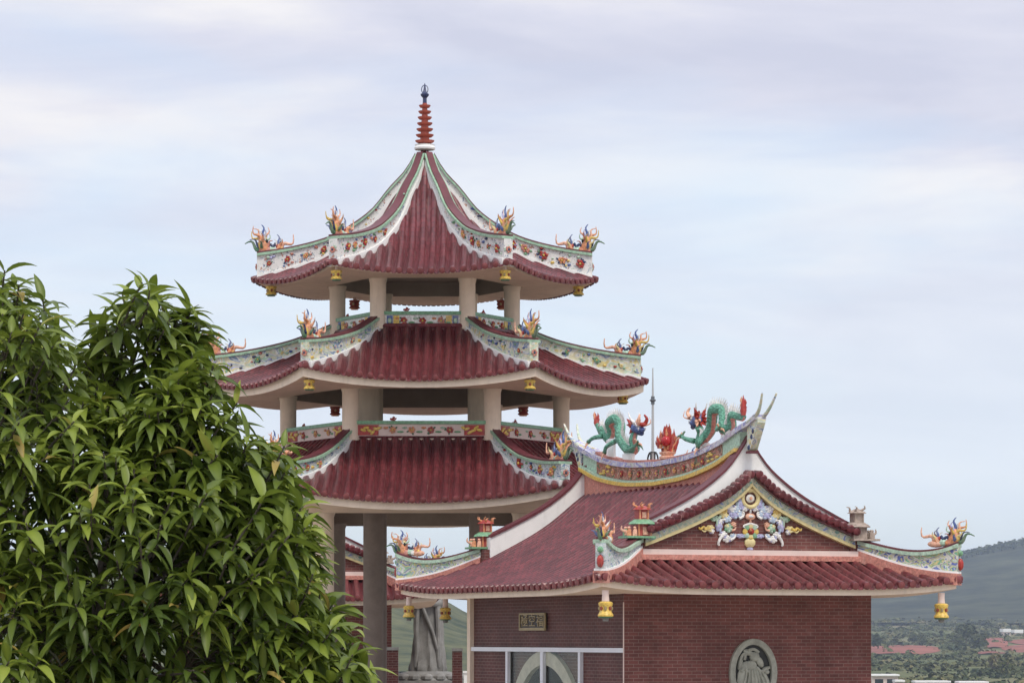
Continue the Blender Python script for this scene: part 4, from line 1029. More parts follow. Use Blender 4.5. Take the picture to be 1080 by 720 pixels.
    # --- hip ridges
    for sx in (-1, 1):
        for back in (0, 1):
            f = 1 if back else -1; V0 = HL if back else 0
            ns = 20; C = []; lo = []; hh = []
            dirv = Vector((sx * (HO + UC - WHIP), f * HP, 0)).normalized(); side = Vector((-dirv.y, dirv.x, 0))
            for j in range(ns + 1):
                t = j / ns * .965; w = lerp(t, WHIP, HO + UC); v = V0 + f * HP * t
                C.append(Vector((UC + sx * w, v, 0)))
                lo.append(max(sm(PM, w) + up_l(v, w), sm(PS, HP * t) + up_f(w, HP * t)) + .015); hh.append(.22 + .18 * t + .24 * t ** 4)
            m = MB()
            m.band(C, side, [z - .12 for z in lo], [z + .10 for z in lo], .15, 1)
            m.band(C, side, [z + .098 for z in lo], [z + .14 for z in lo], .13, 3)
            m.band(C, side, [z + .135 for z in lo], [z + h for z, h in zip(lo, hh)], .10, 0)
            e = C[-1] + dirv * .02; m.ball((e.x, e.y, lo[-1] + hh[-1] * .45), (.07, .07, .12), 2, 7, 5)
            m.ball((e.x, e.y, lo[-1] + hh[-1] * .8), (.06, .06, .06), 4, 7, 5)
            near_left = sx < 0 and not back
            rb = m.build('hip_ridge', ['p3' if near_left else 'p4', 'salmon', 'red', 'white', 'green'], hall, O3)
            m = MB(); tp = [z + h for z, h in zip(lo, hh)]
            m.band(C, side, [z - .004 for z in tp], [z + .065 for z in tp], .15, 0); m.band(C, side, [z + .065 for z in tp], [z + .105 for z in tp], .09, 1)
            m.build('ridge_cap', ['palegreen', 'coping'], rb)
            og = link('corner_ornament', ORN_ME, rb, (C[-2].x, C[-2].y, tp[-2] + .07)); og.rotation_euler = (0, 0, math.atan2(dirv.y, dirv.x)); og.scale = (.88, .8, .86)
    return hall

def gable_relief(gw):
    """scrolls, clouds, bats and a vase moulded on the brick gable; x from the axis in metres, z camera-relative"""
    m = MB(); O = OI; q = random.Random(9); SUB = {'lilac': 'paleblue', 'paleblue': 'porc_white', 'yellow': 'paleyellow', 'palegreen': 'green', 'porc_white': 'lilac'}
    def px(x, y): return (x - 468) / 6.75 * .0193, (672 - (500 + y / 6.75)) * 61 / F
    def B(x, y, rx, ry, mat, rot=0, sym=True, th=.05):
        X, Z = px(x, y); sc = .0193 / 6.75 * 1.0
        for s in ((1, -1) if sym else (1,)):
            m.ball((UC + s * X, -.02, Z), (rx * sc * .85, th * .9, ry * sc * .85), O[mat], 9, 5, Matrix.Rotation(-rot * s, 3, 'Y'))
            if not sym: continue
            for k in range(6):
                a = k * 1.047 + rot * 3; m.ball((UC + s * (X + rx * sc * .62 * math.cos(a)), -.025, Z + ry * sc * .62 * math.sin(a)), (rx * sc * .42, th * .8, ry * sc * .42), O[mat if k % 3 else SUB.get(mat, mat)], 7, 4)
    def Tb(pts, r, mat, sym=True):
        P_ = [px(*p) for p in pts]
        for s in ((1, -1) if sym else (1,)):
            pp = catmull([(UC + s * a, -.05, b) for a, b in P_], 4); n = len(pp)
            m.tube(pp, [r * (1 - .55 * i / (n - 1)) for i in range(n)], 7, O[mat])
    B(468, 72, 44, 48, 'yellow', 0, False, .04); B(468, 110, 26, 26, 'paleyellow', 0, False)
    X, Z = px(470, 172); m.tube([(UC + .165 * math.cos(a * .3), -.04, Z + .165 * math.sin(a * .3)) for a in range(22)], .042, 8, O['paleyellow'])
    B(470, 172, 40, 34, 'porc_white', .0, False)
    B(470, 172, 20, 20, 'peach', .8, False, .07)
    for x, y, rx, ry, c in ((400, 215, 38, 42, 'lilac'), (432, 240, 30, 26, 'porc_white'), (370, 250, 34, 30, 'paleblue'), (330, 248, 40, 32, 'porc_white'), (350, 290, 40, 30, 'lilac'), (390, 285, 26, 24, 'paleblue'),
                            (265, 262, 38, 36, 'yellow'), (278, 295, 34, 22, 'paleyellow'), (210, 318, 40, 22, 'palegreen'), (300, 320, 36, 26, 'paleblue'), (240, 372, 26, 40, 'lilac'), (250, 340, 26, 24, 'porc_white'),
                            (312, 385, 34, 32, 'palegreen'), (300, 372, 18, 16, 'paleyellow'), (345, 360, 22, 20, 'peach'), (270, 430, 32, 24, 'porc_white'), (300, 462, 34, 26, 'porc_white'), (340, 440, 22, 18, 'paleblue'),
                            (175, 385, 34, 20, 'paleyellow'), (186, 408, 22, 20, 'porc_white')): B(x, y, rx, ry, c, q.uniform(-.4, .4))
    Tb([(170, 385), (140, 395), (125, 380), (100, 395), (92, 380)], .035, 'yellow'); Tb([(180, 410), (150, 400), (130, 412), (112, 400)], .026, 'paleyellow')
    Tb([(262, 440), (240, 470), (232, 500), (240, 506)], .035, 'porc_white'); Tb([(320, 470), (350, 450), (360, 425)], .03, 'porc_white')
    Tb([(385, 315), (412, 300), (418, 275), (405, 268)], .03, 'porc_white'); Tb([(330, 400), (352, 395), (360, 375)], .025, 'peach')
    Tb([(250, 300), (225, 330), (222, 370)], .03, 'palegreen'); Tb([(430, 225), (415, 195), (395, 190)], .03, 'paleblue')
    B(470, 302, 46, 28, 'peach', 0, False); B(470, 300, 30, 16, 'porc_white', 0, False, .07); B(470, 265, 8, 24, 'porc_white', 0, False); B(470, 340, 8, 18, 'peach', 0, False)
    Tb([(468, 352), (430, 362), (416, 372), (430, 385)], .026, 'porc_white')
    for a in range(8):
        X, Z = px(470, 408); m.ball((UC + X + .115 * math.cos(a * .785), -.04, Z + .105 * math.sin(a * .785)), (.06, .04, .06), O[('yellow', 'palegreen', 'paleyellow', 'green')[a % 4]], 7, 4)
    B(472, 406, 32, 30, 'red', 0, False, .09); B(465, 400, 14, 14, 'orange', 0, False, .11)
    B(398, 440, 36, 16, 'lilac', -.25); B(430, 436, 18, 14, 'paleblue', -.2)
    B(468, 486, 50, 42, 'paleyellow', 0, False, .08); B(468, 455, 26, 14, 'yellow', 0, False, .08); B(468, 530, 28, 14, 'lilac', 0, False, .07)
    X, Z = px(465, 565); m.box((UC + X, -.03, Z), (.05, .05, .2), O['porc_white'])
    m.build('gable_relief', ORN, gw)

TH = R(22.0)
hall = make_hall('temple_hall', 'red brick hall with curved maroon roof, dragon ridge and painted gable', (2.08, 60.0), TH, 1.0)
def hw(u, v, z): return Vector((2.08 + u * math.cos(TH) - v * math.sin(TH), 60 + u * math.sin(TH) + v * math.cos(TH), z))
# sliding glass doors on the shaded side
gd = link('glass_doors', None, hall, (0, 0, -GZ)); gd.empty_display_size = .2
m = MB()
m.box((-.03, 3.84, -.235), (.07, 7.7, .085)); fr = m
for v in (1.96, 3.84, 5.69): m.box((-.033, v, (-.28 + GZ) / 2), (.07, .14 if v == 3.84 else .11, -.28 - GZ))
m.box((-.03, 3.84, GZ + .05), (.06, 3.7, .1)); m.build('door_frame', 'alu', gd)
def glass_mat():
    g, t, b = new_mat('door glass'); tr = nd(t, 'ShaderNodeBsdfTransparent'); gl = nd(t, 'ShaderNodeBsdfGlossy'); gl.inputs['Roughness'].default_value = .03
    tr.inputs[0].default_value = (.93, .95, .90, 1)
    lw = nd(t, 'ShaderNodeLayerWeight'); lw.inputs[0].default_value = .5
    pw = nd(t, 'ShaderNodeMath', operation='POWER'); pw.inputs[1].default_value = 4; t.links.new(lw.outputs['Facing'], pw.inputs[0])
    fz = nd(t, 'ShaderNodeMath', operation='MULTIPLY'); fz.inputs[1].default_value = .35; t.links.new(pw.outputs[0], fz.inputs[0]); mx = nd(t, 'ShaderNodeMixShader')
    t.links.new(fz.outputs[0], mx.inputs[0]); t.links.new(tr.outputs[0], mx.inputs[1]); t.links.new(gl.outputs[0], mx.inputs[2]); t.links.new(mx.outputs[0], t.nodes['Material Output'].inputs[0]); return g
M['glass'] = glass_mat()
for v0, v1 in ((2.02, 3.765), (3.915, 5.63)):
    m = MB(); m.box((.0, (v0 + v1) / 2, (-.28 + GZ) / 2 + .05), (.012, v1 - v0, -.28 - GZ - .1)); m.build('glass_pane', 'glass', gd)
# moon gate trim
m = MB(); ns = 40
sec = [(1.66, .0), (1.66, .10), (1.94, .10), (1.94, .0)]
m.grid([[Vector((.10 - d, 3.9 + r * math.cos(math.pi * i / ns), -2.2 + r * math.sin(math.pi * i / ns))) for r, d in sec] for i in range(ns + 1)], 0, closed=True)
m.build('moon_gate', 'palestone', hall, (0, 0, -GZ))
# carved stone window in the front wall
def medallion():
    m = MB(); cu, cz, rx, rz = 2.66, -.66, .475, .62; ns = 40
    P_ = []
    for i in range(ns):
        a = 2 * math.pi * i / ns
        P_.append([Vector((cu + (rx + r) * math.cos(a), -d, cz + (rz + r) * math.sin(a))) for r, d in ((.02, .0), (.02, .07), (-.03, .085), (-.09, .07), (-.10, -.02))])
    P_.append(P_[0]); m.grid(P_, 0)
    rim = m.build('stone_window', 'stone', hall, (0, 0, -GZ))
    m = MB(); m.add([Vector((cu + (rx - .08) * math.cos(2 * math.pi * i / ns), -.006, cz + (rz - .08) * math.sin(2 * math.pi * i / ns))) for i in range(ns)], [tuple(range(ns))], 1)
    q = random.Random(21)
    def E(x, z, a, b, rot=0, th=.05): m.ball((cu + x, -.03, cz + z), (a, th, b), 0, 9, 6, Matrix.Rotation(rot, 3, 'Y'))
    E(.02, -.12, .19, .27, .1, .07); E(-.04, .12, .13, .12, 0, .07); E(.03, .30, .11, .10, 0, .07); E(-.2, -.05, .13, .28, .25, .05); E(.22, -.18, .13, .22, -.35, .06); E(-.05, -.38, .3, .12, 0, .05)
    E(.14, .20, .07, .12, -.5, .06); E(-.10, .38, .12, .06, .3, .05); E(-.27, .18, .05, .14, .2); E(.27, .08, .10, .035, -.3, .05); E(.17, -.42, .16, .08, .2, .06); E(.28, .02, .07, .05, .4)
    for k in range(7):
        a = -.3 + k * .1; m.tube(catmull([(cu + a, -.075, cz - .45), (cu + a * .8 + .03, -.1, cz - .2), (cu + a * .5, -.085, cz + .05)], 4), .018, 6, 0)
    for pts in ([(-.3, .1), (-.26, .3), (-.18, .36), (-.2, .24)], [(.05, .1), (.16, .02), (.24, .06), (.33, .1)], [(-.12, .0), (-.2, .08), (-.26, .02)], [(.1, .38), (.0, .44), (-.12, .42)], [(.1, -.05), (.2, -.12), (.22, -.26)]):
        m.tube(catmull([(cu + a, -.07, cz + b) for a, b in pts], 4), .03, 6, 0)
    m.build('stone_carving', ['stone', 'black'], rim)
medallion()
# plaque with three gilt characters
pv, pz = 4.35, 0
plq = thing('plaque', 'small dark plaque with three gilt characters above the glass doors', 'plaque', hw(-.03, 4.33, .32), TH)
m = MB(); m.box((0, 0, 0), (.05, 1.26, .27)); m.build('board', 'plaque', plq)
m = MB()
for y, z, a, b in ((0, .15, 1.34, .035), (0, -.15, 1.34, .055), (.65, 0, .045, .30), (-.65, 0, .045, .30)): m.box((-.03, y, z), (.035, a, b))
m.build('frame', 'gold', plq)
for i, ch in enumerate('極空福'):
    cu_ = bpy.data.curves.new('character', 'FONT'); cu_.body = ch; cu_.size = .26; cu_.extrude = .006; cu_.align_x = 'CENTER'; cu_.align_y = 'CENTER'
    to = bpy.data.objects.new('character', cu_); COL.objects.link(to)
    bpy.context.view_layer.update()
    me = bpy.data.meshes.new_from_object(to.evaluated_get(bpy.context.evaluated_depsgraph_get())); bpy.data.objects.remove(to)
    me.materials.clear(); me.materials.append(M['gold'])
    o = link('character', me, plq, (-.034, .40 - i * .40, 0)); o.rotation_euler = (R(90), 0, R(-90)); o.scale = (1.45, 1, 1)
# bell lanterns of the hall
for (u, v, z, lab) in ((-.93, -1.28, .86, 'yellow bell lantern hanging from the near left eave corner of the brick hall'),
                       (HW + .80, -1.3, .85, 'yellow bell lantern hanging from the right eave corner against the mountain'),
                       (-.93, 9.06, .86, 'yellow and red bell lantern left of the grey statue'),
                       (-.09, 9.1, .82, 'smaller yellow and red bell lantern right of the grey statue')):
    b = link('bell_lantern', HBELL, None, hw(u, v, z)); tag(b, lab, 'bell lantern', 'bell lanterns hanging from roof corners')
    if v > 5: b.scale = (.9, .9, .9)

# ---- dragons, flaming pearl, lightning rod on the ridge
def rv(px, py):
    """photo position -> (v, z) in the ridge's vertical plane (u = UC)"""
    k = (px - 540) / F; c, s = math.cos(TH), math.sin(TH); X0, Y0 = 2.08 + UC * c, 60 + UC * s
    v = (X0 - k * Y0) / (s + k * c); return v, (HY - py) / F * (Y0 + v * c)
DM = ['dragon', 'salmon', 'porc_white', 'red', 'blue', 'orange', 'navy', 'peach', 'white', 'deepgreen']
def dragon(label, path, rad, headp, snoutd, legs, peds, tail):
    """path: photo points tail to neck; coordinates become metres in the ridge plane"""
    base = rv(*path[len(path) // 2]); vb = base[0]; zb = sm(CAPZ, abs(vb - HL / 2)) + .1
    root = thing('dragon_statue', label, 'dragon statue', hw(UC, vb, zb), TH, None)
    def L(p, u=0): v, z = rv(*p); return Vector((u, v - vb, z - zb))
    P_ = catmull([L(p, .05 * math.sin(i * 2.1)) for i, p in enumerate(path)], 6); n = len(P_)
    rr = [rad * interp([(0, .45), (.15, .75), (.35, 1), (.75, 1.02), (.9, .85), (1, .72)], i / (n - 1)) for i in range(n)]
    m = MB(); m.tube(P_, rr, 12, 0); m.build('body', DM, root)
    # belly plates along the underside and spines along the back
    m = MB(); mb_ = MB()
    for i in range(2, n - 1):
        t = (P_[i + 1] - P_[i - 1]).normalized(); nv = Vector((0, -t.z, t.y))
        if snoutd > 0: nv = -nv
        # outside of the loops carries the spines
        m.ball(P_[i] - nv * rr[i] * .72, (rr[i] * .55, rr[i] * .5, rr[i] * .5), 1, 7, 4)
        b = P_[i] + nv * rr[i] * .9; mb_.tube([b, b + nv * .07, b + nv * .17 - t * .03], [.028, .016, .002], 5, 2)
    m.build('belly', DM, root); mb_.build('spines', DM, root)
    m = MB(); T0 = L(tail[0]); T1 = L(tail[1])                            # flame tail
    m.tube([T1, T1.lerp(T0, .25), T1.lerp(T0, .55), T0], [rad * .42, rad * .62, rad * .42, .004], 9, 3)
    for k in range(4):
        a = T1.lerp(T0, .15 + .12 * k); m.tube([a, a + Vector((.03 * (-1) ** k, .04 * (1 if k % 2 else -1), .10)), a + Vector((.02 * (-1) ** k, .03 * (1 if k % 2 else -1), .17))], [.035, .025, .003], 6, 5 if k % 2 else 3)
    m.build('tail_flame', DM, root)
    H = L(headp); s = -snoutd                                             # s: sign along v the snout points to
    m = MB()
    m.ball(H, (.12, .15, .11), 4, 12, 8); m.ball(H + Vector((0, s * .16, -.05)), (.10, .15, .075), 4, 10, 6); m.ball(H + Vector((0, s * .17, .035)), (.09, .12, .045), 2, 10, 6)
    m.ball(H + Vector((0, s * .29, .05)), (.08, .055, .05), 3, 8, 5); m.tube([H + Vector((0, s * .12, -.09)), H + Vector((0, s * .26, -.13))], [.07, .05], 8, 6)
    for k in (-1, 1):
        m.ball(H + Vector((k * .085, s * .08, .075)), .035, 2, 8, 5); m.ball(H + Vector((k * .105, s * .105, .08)), .016, 6, 6, 4)
        for i in range(3): m.tube([H + Vector((k * .075, s * (.17 + .05 * i), -.01)), H + Vector((k * .08, s * (.17 + .05 * i), -.07))], [.014, .003], 5, 2)
        m.tube(catmull([H + Vector((k * .06, s * .02, .1)), H + Vector((k * .1, -s * .10, .2)), H + Vector((k * .12, -s * .15, .32))], 4), [.03 - .0028 * i for i in range(9)], 6, 2)
        m.tube(catmull([H + Vector((k * .08, s * .26, .03)), H + Vector((k * .14, s * .38, .08)), H + Vector((k * .12, s * .36, .2))], 4), [.018 - .0018 * i for i in range(9)], 5, 7)
        m.tube(catmull([H + Vector((k * .07, s * .25, .06)), H + Vector((k * .09, s * .31, .16)), H + Vector((k * .05, s * .27, .25))], 4), [.05 - .004 * i for i in range(9)], 7, 3 if k > 0 else 7)
    m.build('head', DM, root)
    m = MB(); q = random.Random(int(headp[0]))
    for i in range(22):
        a = q.uniform(-.9, 1.2); k = q.uniform(-1, 1)
        b = H + Vector((k * .10, -s * .09, .09 * math.sin(a)))
        e = b + Vector((k * .07, -s * .13 * abs(math.cos(a)), .12 * math.sin(a) + .01))
        m.tube([b, b.lerp(e, .5) + Vector((0, 0, .02)), e], [.04, .03, .004], 6, 3 if i % 4 else 7)
    m.build('mane', DM, root)
    for pts in legs:
        m = MB(); PP = catmull([L(p[:2], p[2]) for p in pts], 4); k = len(PP)
        m.tube(PP, [rad * lerp(i / (k - 1), .55, .3) for i in range(k)], 8, 0); e = PP[-1]; d = (PP[-1] - PP[-3]).normalized()
        m.ball(e, .05, 9, 7, 5)
        for c in range(4):
            a = -1.1 + c * .75; dv = Vector((.7 * math.sin(a * 1.3), d.y * math.cos(a) - d.z * math.sin(a), d.z * math.cos(a) + d.y * math.sin(a)))
            m.tube([e, e + dv * .09, e + dv * .13 + Vector((0, 0, -.04))], [.026, .02, .003], 5, 9 if c % 2 else 7)
        m.build('leg', DM, root)
    for p, w, h in peds:
        c = L(p); m = MB(); vv = c.y + vb; zt = c.z + .04; z0 = sm(CAPZ, abs(vv - HL / 2)) + .04 - zb
        m.lathe([(.5, z0), (.46, lerp(.5, z0, zt)), (.5, zt), (.3, zt + .03)], (0, c.y, 0), 10, 8, .34 * w, w); m.build('pedestal', DM, root)
    return root
dragon('green dragon statue on the left of the ridge, facing right towards the pearl',
       [(629.5, 447), (632, 456), (637, 452.5), (640.5, 462), (643.5, 455), (645, 446), (649, 441.5), (652.5, 448), (656, 461), (662, 473.5), (668, 473), (669.5, 465), (669, 457)], .102, (671.5, 451), 1,
       [[(664, 472, -.1), (670, 475, -.2), (676, 473, -.22), (682, 468, -.2)], [(640, 460, -.1), (635, 462, -.2), (631, 466, -.22)], [(654, 465, -.1), (650, 471, -.22), (647, 477, -.2)]],
       [((644.5, 466), .42, 0), ((663, 481), .55, 0)], ((628, 435.5), (629.5, 449)))
dragon('green dragon statue on the right of the ridge, facing left towards the pearl',
       [(783.5, 437), (781, 440), (775, 437.5), (771.5, 441), (769, 450.5), (765, 452), (763.5, 443), (760, 432.5), (755, 432), (751, 441), (747.5, 453), (743, 464.5), (737.5, 466), (737.5, 457), (739, 450)], .105, (736.5, 442.5), -1,
       [[(737, 465, -.1), (733, 463, -.2), (729.5, 460, -.22)], [(764, 450, -.1), (767, 453, -.22), (770, 452, -.22)], [(746, 460, -.1), (748, 466, -.2), (746, 471, -.2)]],
       [((765.5, 455), .42, 0), ((741, 470), .55, 0)], ((784, 416.5), (784, 438)))
v, z = rv(704, 463); zb = sm(CAPZ, abs(v - HL / 2)) + .09
pearl = thing('flaming_pearl', 'red flaming pearl at the middle of the roof ridge between the dragons', 'roof ornament', hw(UC, v, zb), R(80))
m = MB(); m.lathe([(.16, 0), (.17, .04), (.12, .07), (.16, .1), (.17, .13), (.08, .15)], (0, 0, 0), 12, 0, 1, 1); m.build('base', ['peach'], pearl)
cz = z - zb - .02; m = MB(); m.ball((-.10, .02, cz - .02), .10, 0, 16, 10); m.build('pearl', [pm('red pearl glaze', (.42, .02, .025), .18, .1, 6)], pearl)
m = MB(); q = random.Random(4); vx = Vector((math.cos(-TH), 0, 0))
for sgn in (-1, 1):
    for i in range(46):
        t = q.random() ** .8; a = q.uniform(-1, 1); wmax = .165 * math.sin(math.pi * (.25 + .72 * t)) * 1.05
        y0 = a * wmax; z0 = .14 + t * .36; L_ = q.uniform(.08, .15) * (1 + .5 * t)
        c0 = Vector((sgn * .035 + q.uniform(-.03, .03), y0, z0)); tip = c0 + Vector((sgn * .02, y0 * .35, L_))
        m.tube([c0 - Vector((0, 0, .05)), c0, c0.lerp(tip, .5) + Vector((0, .02 * a, 0)), tip], [.03, .038, .02, .003], 6, 0 if i % 3 else 1)
for a, h in ((0, .62), (.06, .55), (-.07, .52)): m.tube([(0, a, .3), (0, a, .45), (0, a * .8, h)], [.06, .04, .004], 6, 0)
m.build('flames', ['red', 'orange'], pearl)
v, z = rv(688.5, 388); zb = sm(CAPZ, abs(v - HL / 2)) + .09
rod = thing('lightning_rod', 'thin grey lightning rod standing on the ridge beside the pearl', 'lightning rod', hw(UC, v, zb), TH)
H = z - zb
m = MB(); m.tube([(0, 0, 0), (0, 0, .8), (0, 0, H * .63), (0, 0, H)], [.032, .028, .024, .012], 8); m.build('pole', [pm('pale steel', (.42, .43, .43), .4, .1, 5)], rod)
m = MB(); zc = rv(688.5, 422)[1] - zb
m.ball((0, 0, zc), (.07, .07, .03), 0, 8, 5); m.tube([(0, 0, zc - .08), (0, 0, zc + .08)], .04, 8); m.build('collar', ['metal'], rod)
m = MB()
for k in range(4):
    a = k * 1.57 + .5; m.tube(catmull([(0, 0, .16), (.07 * math.cos(a), .09 * math.sin(a), .15), (.09 * math.cos(a), .17 * math.sin(a), .05), (.09 * math.cos(a), .15 * math.sin(a), -.02)], 3), .018, 6)
m.build('bracket', ['black'], rod)

# second hall, far behind the pavilion
S2 = 1.075
h2 = make_hall('temple_hall', 'second brick hall with tiled roof glimpsed between the pavilion columns', (0, 0), R(5), S2, False)
rx_, ry_ = (413 - 540) / F * 87.0, 87.0; lw = HW * S2
h2.location = (rx_ - lw * math.cos(R(5)), ry_ - lw * math.sin(R(5)), GZ * S2)

# ================================================================= STATUE AND GATE POSTS BEYOND
SD = 96.0; kx = SD / F
sx0 = (451 - 540) * kx; zb = (HY - 708) * kx; ztop = (HY - 588) * kx
st = thing('guanyin_statue', 'tall grey stone statue of a robed figure on a plinth behind the halls', 'statue', (sx0, SD, GZ))
m = MB(); rows = []; H = ztop - zb; ns = 48; OZ = zb - GZ
prof = [(0, .60, .42), (.04, .62, .44), (.12, .56, .40), (.3, .50, .36), (.5, .47, .33), (.62, .50, .34), (.72, .47, .32), (.79, .40, .28), (.83, .26, .20), (.86, .15, .15), (.885, .18, .19), (.92, .22, .22), (.96, .20, .21), (.985, .12, .13), (1.0, .02, .02)]
for i in range(61):
    t = i / 60; a_ = sm([(p[0], p[1]) for p in prof], t); b_ = sm([(p[0], p[2]) for p in prof], t); row = []
    for j in range(ns):
        g = 2 * math.pi * j / ns; fold = (.045 * math.sin(9 * g + 3 * math.sin(t * 5)) + .03 * math.sin(17 * g + t * 9)) * max(0, .85 - t) * 1.3 + .03 * noise.noise(Vector((g * 2, t * 9, 2)))
        row.append(Vector((a_ * (1 + fold * 1.6) * math.cos(g) + .04 * math.sin(t * 4), b_ * (1 + fold * 1.6) * math.sin(g), OZ + t * H)))
    rows.append(row)
m.grid(rows, 0, closed=True)
for s in (-1, 1):                                            # sleeves meeting at the chest and hanging down
    m.tube(catmull([(s * .40, -.05, OZ + H * .76), (s * .46, -.2, OZ + H * .62), (s * .2, -.42, OZ + H * .60), (s * .03, -.45, OZ + H * .66)], 5), [.17 - .006 * i for i in range(16)], 10)
    m.tube(catmull([(s * .34, -.3, OZ + H * .60), (s * .38, -.34, OZ + H * .42), (s * .36, -.3, OZ + H * .2), (s * .4, -.28, OZ + H * .04)], 5), [.12, .12, .11, .11, .10, .10, .1, .1, .09, .09, .085, .08, .08, .075, .07, .06], 8)
m.tube(catmull([(-.38, -.3, OZ + H * .72), (-.05, -.42, OZ + H * .5), (.2, -.4, OZ + H * .34), (.34, -.34, OZ + H * .2)], 5), .06, 7)
rb_ = m.build('robe', 'granite', st); rb_.scale = (.86, 1, 1)
m = MB(); m.ball((.02, -.03, OZ + H * .915), (.15, .16, .2), 0, 14, 10); m.ball((.02, -.19, OZ + H * .91), (.02, .03, .04), 0, 6, 4); m.ball((.02, .02, OZ + H * .985), (.1, .1, .12), 0, 10, 6)
for s in (-1, 1): m.ball((.02 + s * .055, -.165, OZ + H * .925), (.025, .015, .012), 0, 6, 4)
m.build('head', 'granite', st)
m = MB(); m.lathe([(1.05, OZ - .30), (1.08, OZ - .24), (.95, OZ - .12), (.8, OZ - .03), (.6, OZ + .02)], (0, 0, 0), 24)
for k in range(16):
    a = k * math.pi / 8; m.ball((.95 * math.cos(a), .95 * math.sin(a), OZ - .16), (.2, .2, .13), 0, 7, 5)
m.build('lotus_base', 'granite', st)
m = MB(); m.box((0, 0, (OZ - .28) / 2), (2.3, 2.3, OZ - .28))
for s in (-1, 1): m.box((s * .52, -1.16, (OZ - .28) / 2 - .02), (.86, .03, OZ - .75), 1)
m.box((0, 0, OZ - .30), (2.5, 2.5, .1)); m.build('plinth', ['granite', 'black'], st)
def pillar(px0, px1, d, ytop, lab):
    k = d / F; w = (px1 - px0) * k; zt = (HY - ytop) * k
    t = thing('brick_pillar', lab, 'pillar', (((px0 + px1) / 2 - 540) * k, d, GZ), 0, 'brick gate pillars by the statue')
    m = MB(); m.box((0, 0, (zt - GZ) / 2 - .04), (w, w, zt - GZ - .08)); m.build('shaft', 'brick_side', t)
    m = MB(); m.box((0, 0, zt - GZ - .04), (w * 1.12, w * 1.12, .08)); m.build('cap', 'granite', t)
pillar(408, 420, 84, 682, 'dark brick pillar left of the statue, beside the cream column')
pillar(477, 487.5, 84, 683, 'dark brick pillar right of the statue')
k = 86 / F
gp = thing('gate_post', 'short white post between the brick pillar and the hall corner', 'post', ((492 - 540) * k, 86, GZ))
m = MB(); zt = (HY - 707) * k - GZ; m.box((0, 0, zt / 2 - .03), (.14, .14, zt - .06)); m.build('post', 'white', gp)
m = MB(); m.box((0, 0, zt - .03), (.19, .19, .06)); m.build('cap', 'white', gp)

# ================================================================= FOREGROUND TREE
TD = 14.0; tk = TD / F
def tp(px, py, dy=0): return Vector(((px - 540) / F * (TD + dy), TD + dy, (HY - py) / F * (TD + dy)))
base = tp(60, 672); base.z = GZ
tree = thing('leafy_tree', 'dense green tree with long drooping leaves in the left foreground', 'tree', base)
def TL(p): return p - base
LOBES = [(-30, 500, 150, 205), (0, 388, 72, 98), (150, 408, 78, 115), (60, 520, 120, 125), (185, 482, 74, 92), (290, 582, 46, 48), (268, 512, 40, 48), (215, 566, 102, 106), (110, 620, 210, 160), (264, 612, 74, 78), (300, 690, 82, 80), (200, 720, 170, 120), (-60, 700, 200, 180), (330, 760, 80, 90)]
q = random.Random(77)
mb = MB(); tint = []; twigs = MB()
def leaf(p, d, L, wd, droop, t0, roll):
    """lanceolate leaf: base p, start direction d, folded along the midrib and arching down"""
    d = d.normalized(); up = Vector((0, 0, 1)); sd_ = d.cross(up)
    sd_ = sd_.normalized() if sd_.length > .05 else Vector((1, 0, 0))
    nrm = sd_.cross(d).normalized(); sd_ = (sd_ * math.cos(roll) + nrm * math.sin(roll)).normalized()
    n = 6; pts = []; c = p.copy(); cur = d.copy(); rows = []
    wv = q.uniform(-.25, .25)
    for i in range(n + 1):
        t = i / n; w = wd * (math.sin(math.pi * min(1, t * 1.02) ** .8) ** .85) if 0 < i < n else wd * .05
        nn = sd_.cross(cur).normalized()
        rows.append((c - sd_ * w + nn * w * .38, c.copy(), c + sd_ * w + nn * w * .38))
        cur = (cur + Vector((0, 0, -1)) * droop / n + sd_ * wv / n).normalized(); c = c + cur * L / n
    vs = [v for r in rows for v in r]; fs = []
    for i in range(n):
        a = i * 3; fs += [(a, a + 1, a + 4, a + 3), (a + 1, a + 2, a + 5, a + 4)]
    mb.add([TL(v) for v in vs], fs, 0); tint.extend([min(1, t0 + (.12 if i % 3 == 1 else q.uniform(-.03, .03))) for i in range(len(vs))])
def inside(p):
    m = 9
    for (cx, cy, rx, ry), cc in zip(LOBES, CEN):
        v = p - cc; m = min(m, math.sqrt((v.x / (rx * tk)) ** 2 + (v.y / (min(rx, ry) * tk * .85)) ** 2 + (v.z / (ry * tk)) ** 2))
    return m
CEN = [tp(cx, cy, -.25 + .22 * ((i * 7) % 4) - (cy - 480) * .0012) for i, (cx, cy, rx, ry) in enumerate(LOBES)]
whorls = []
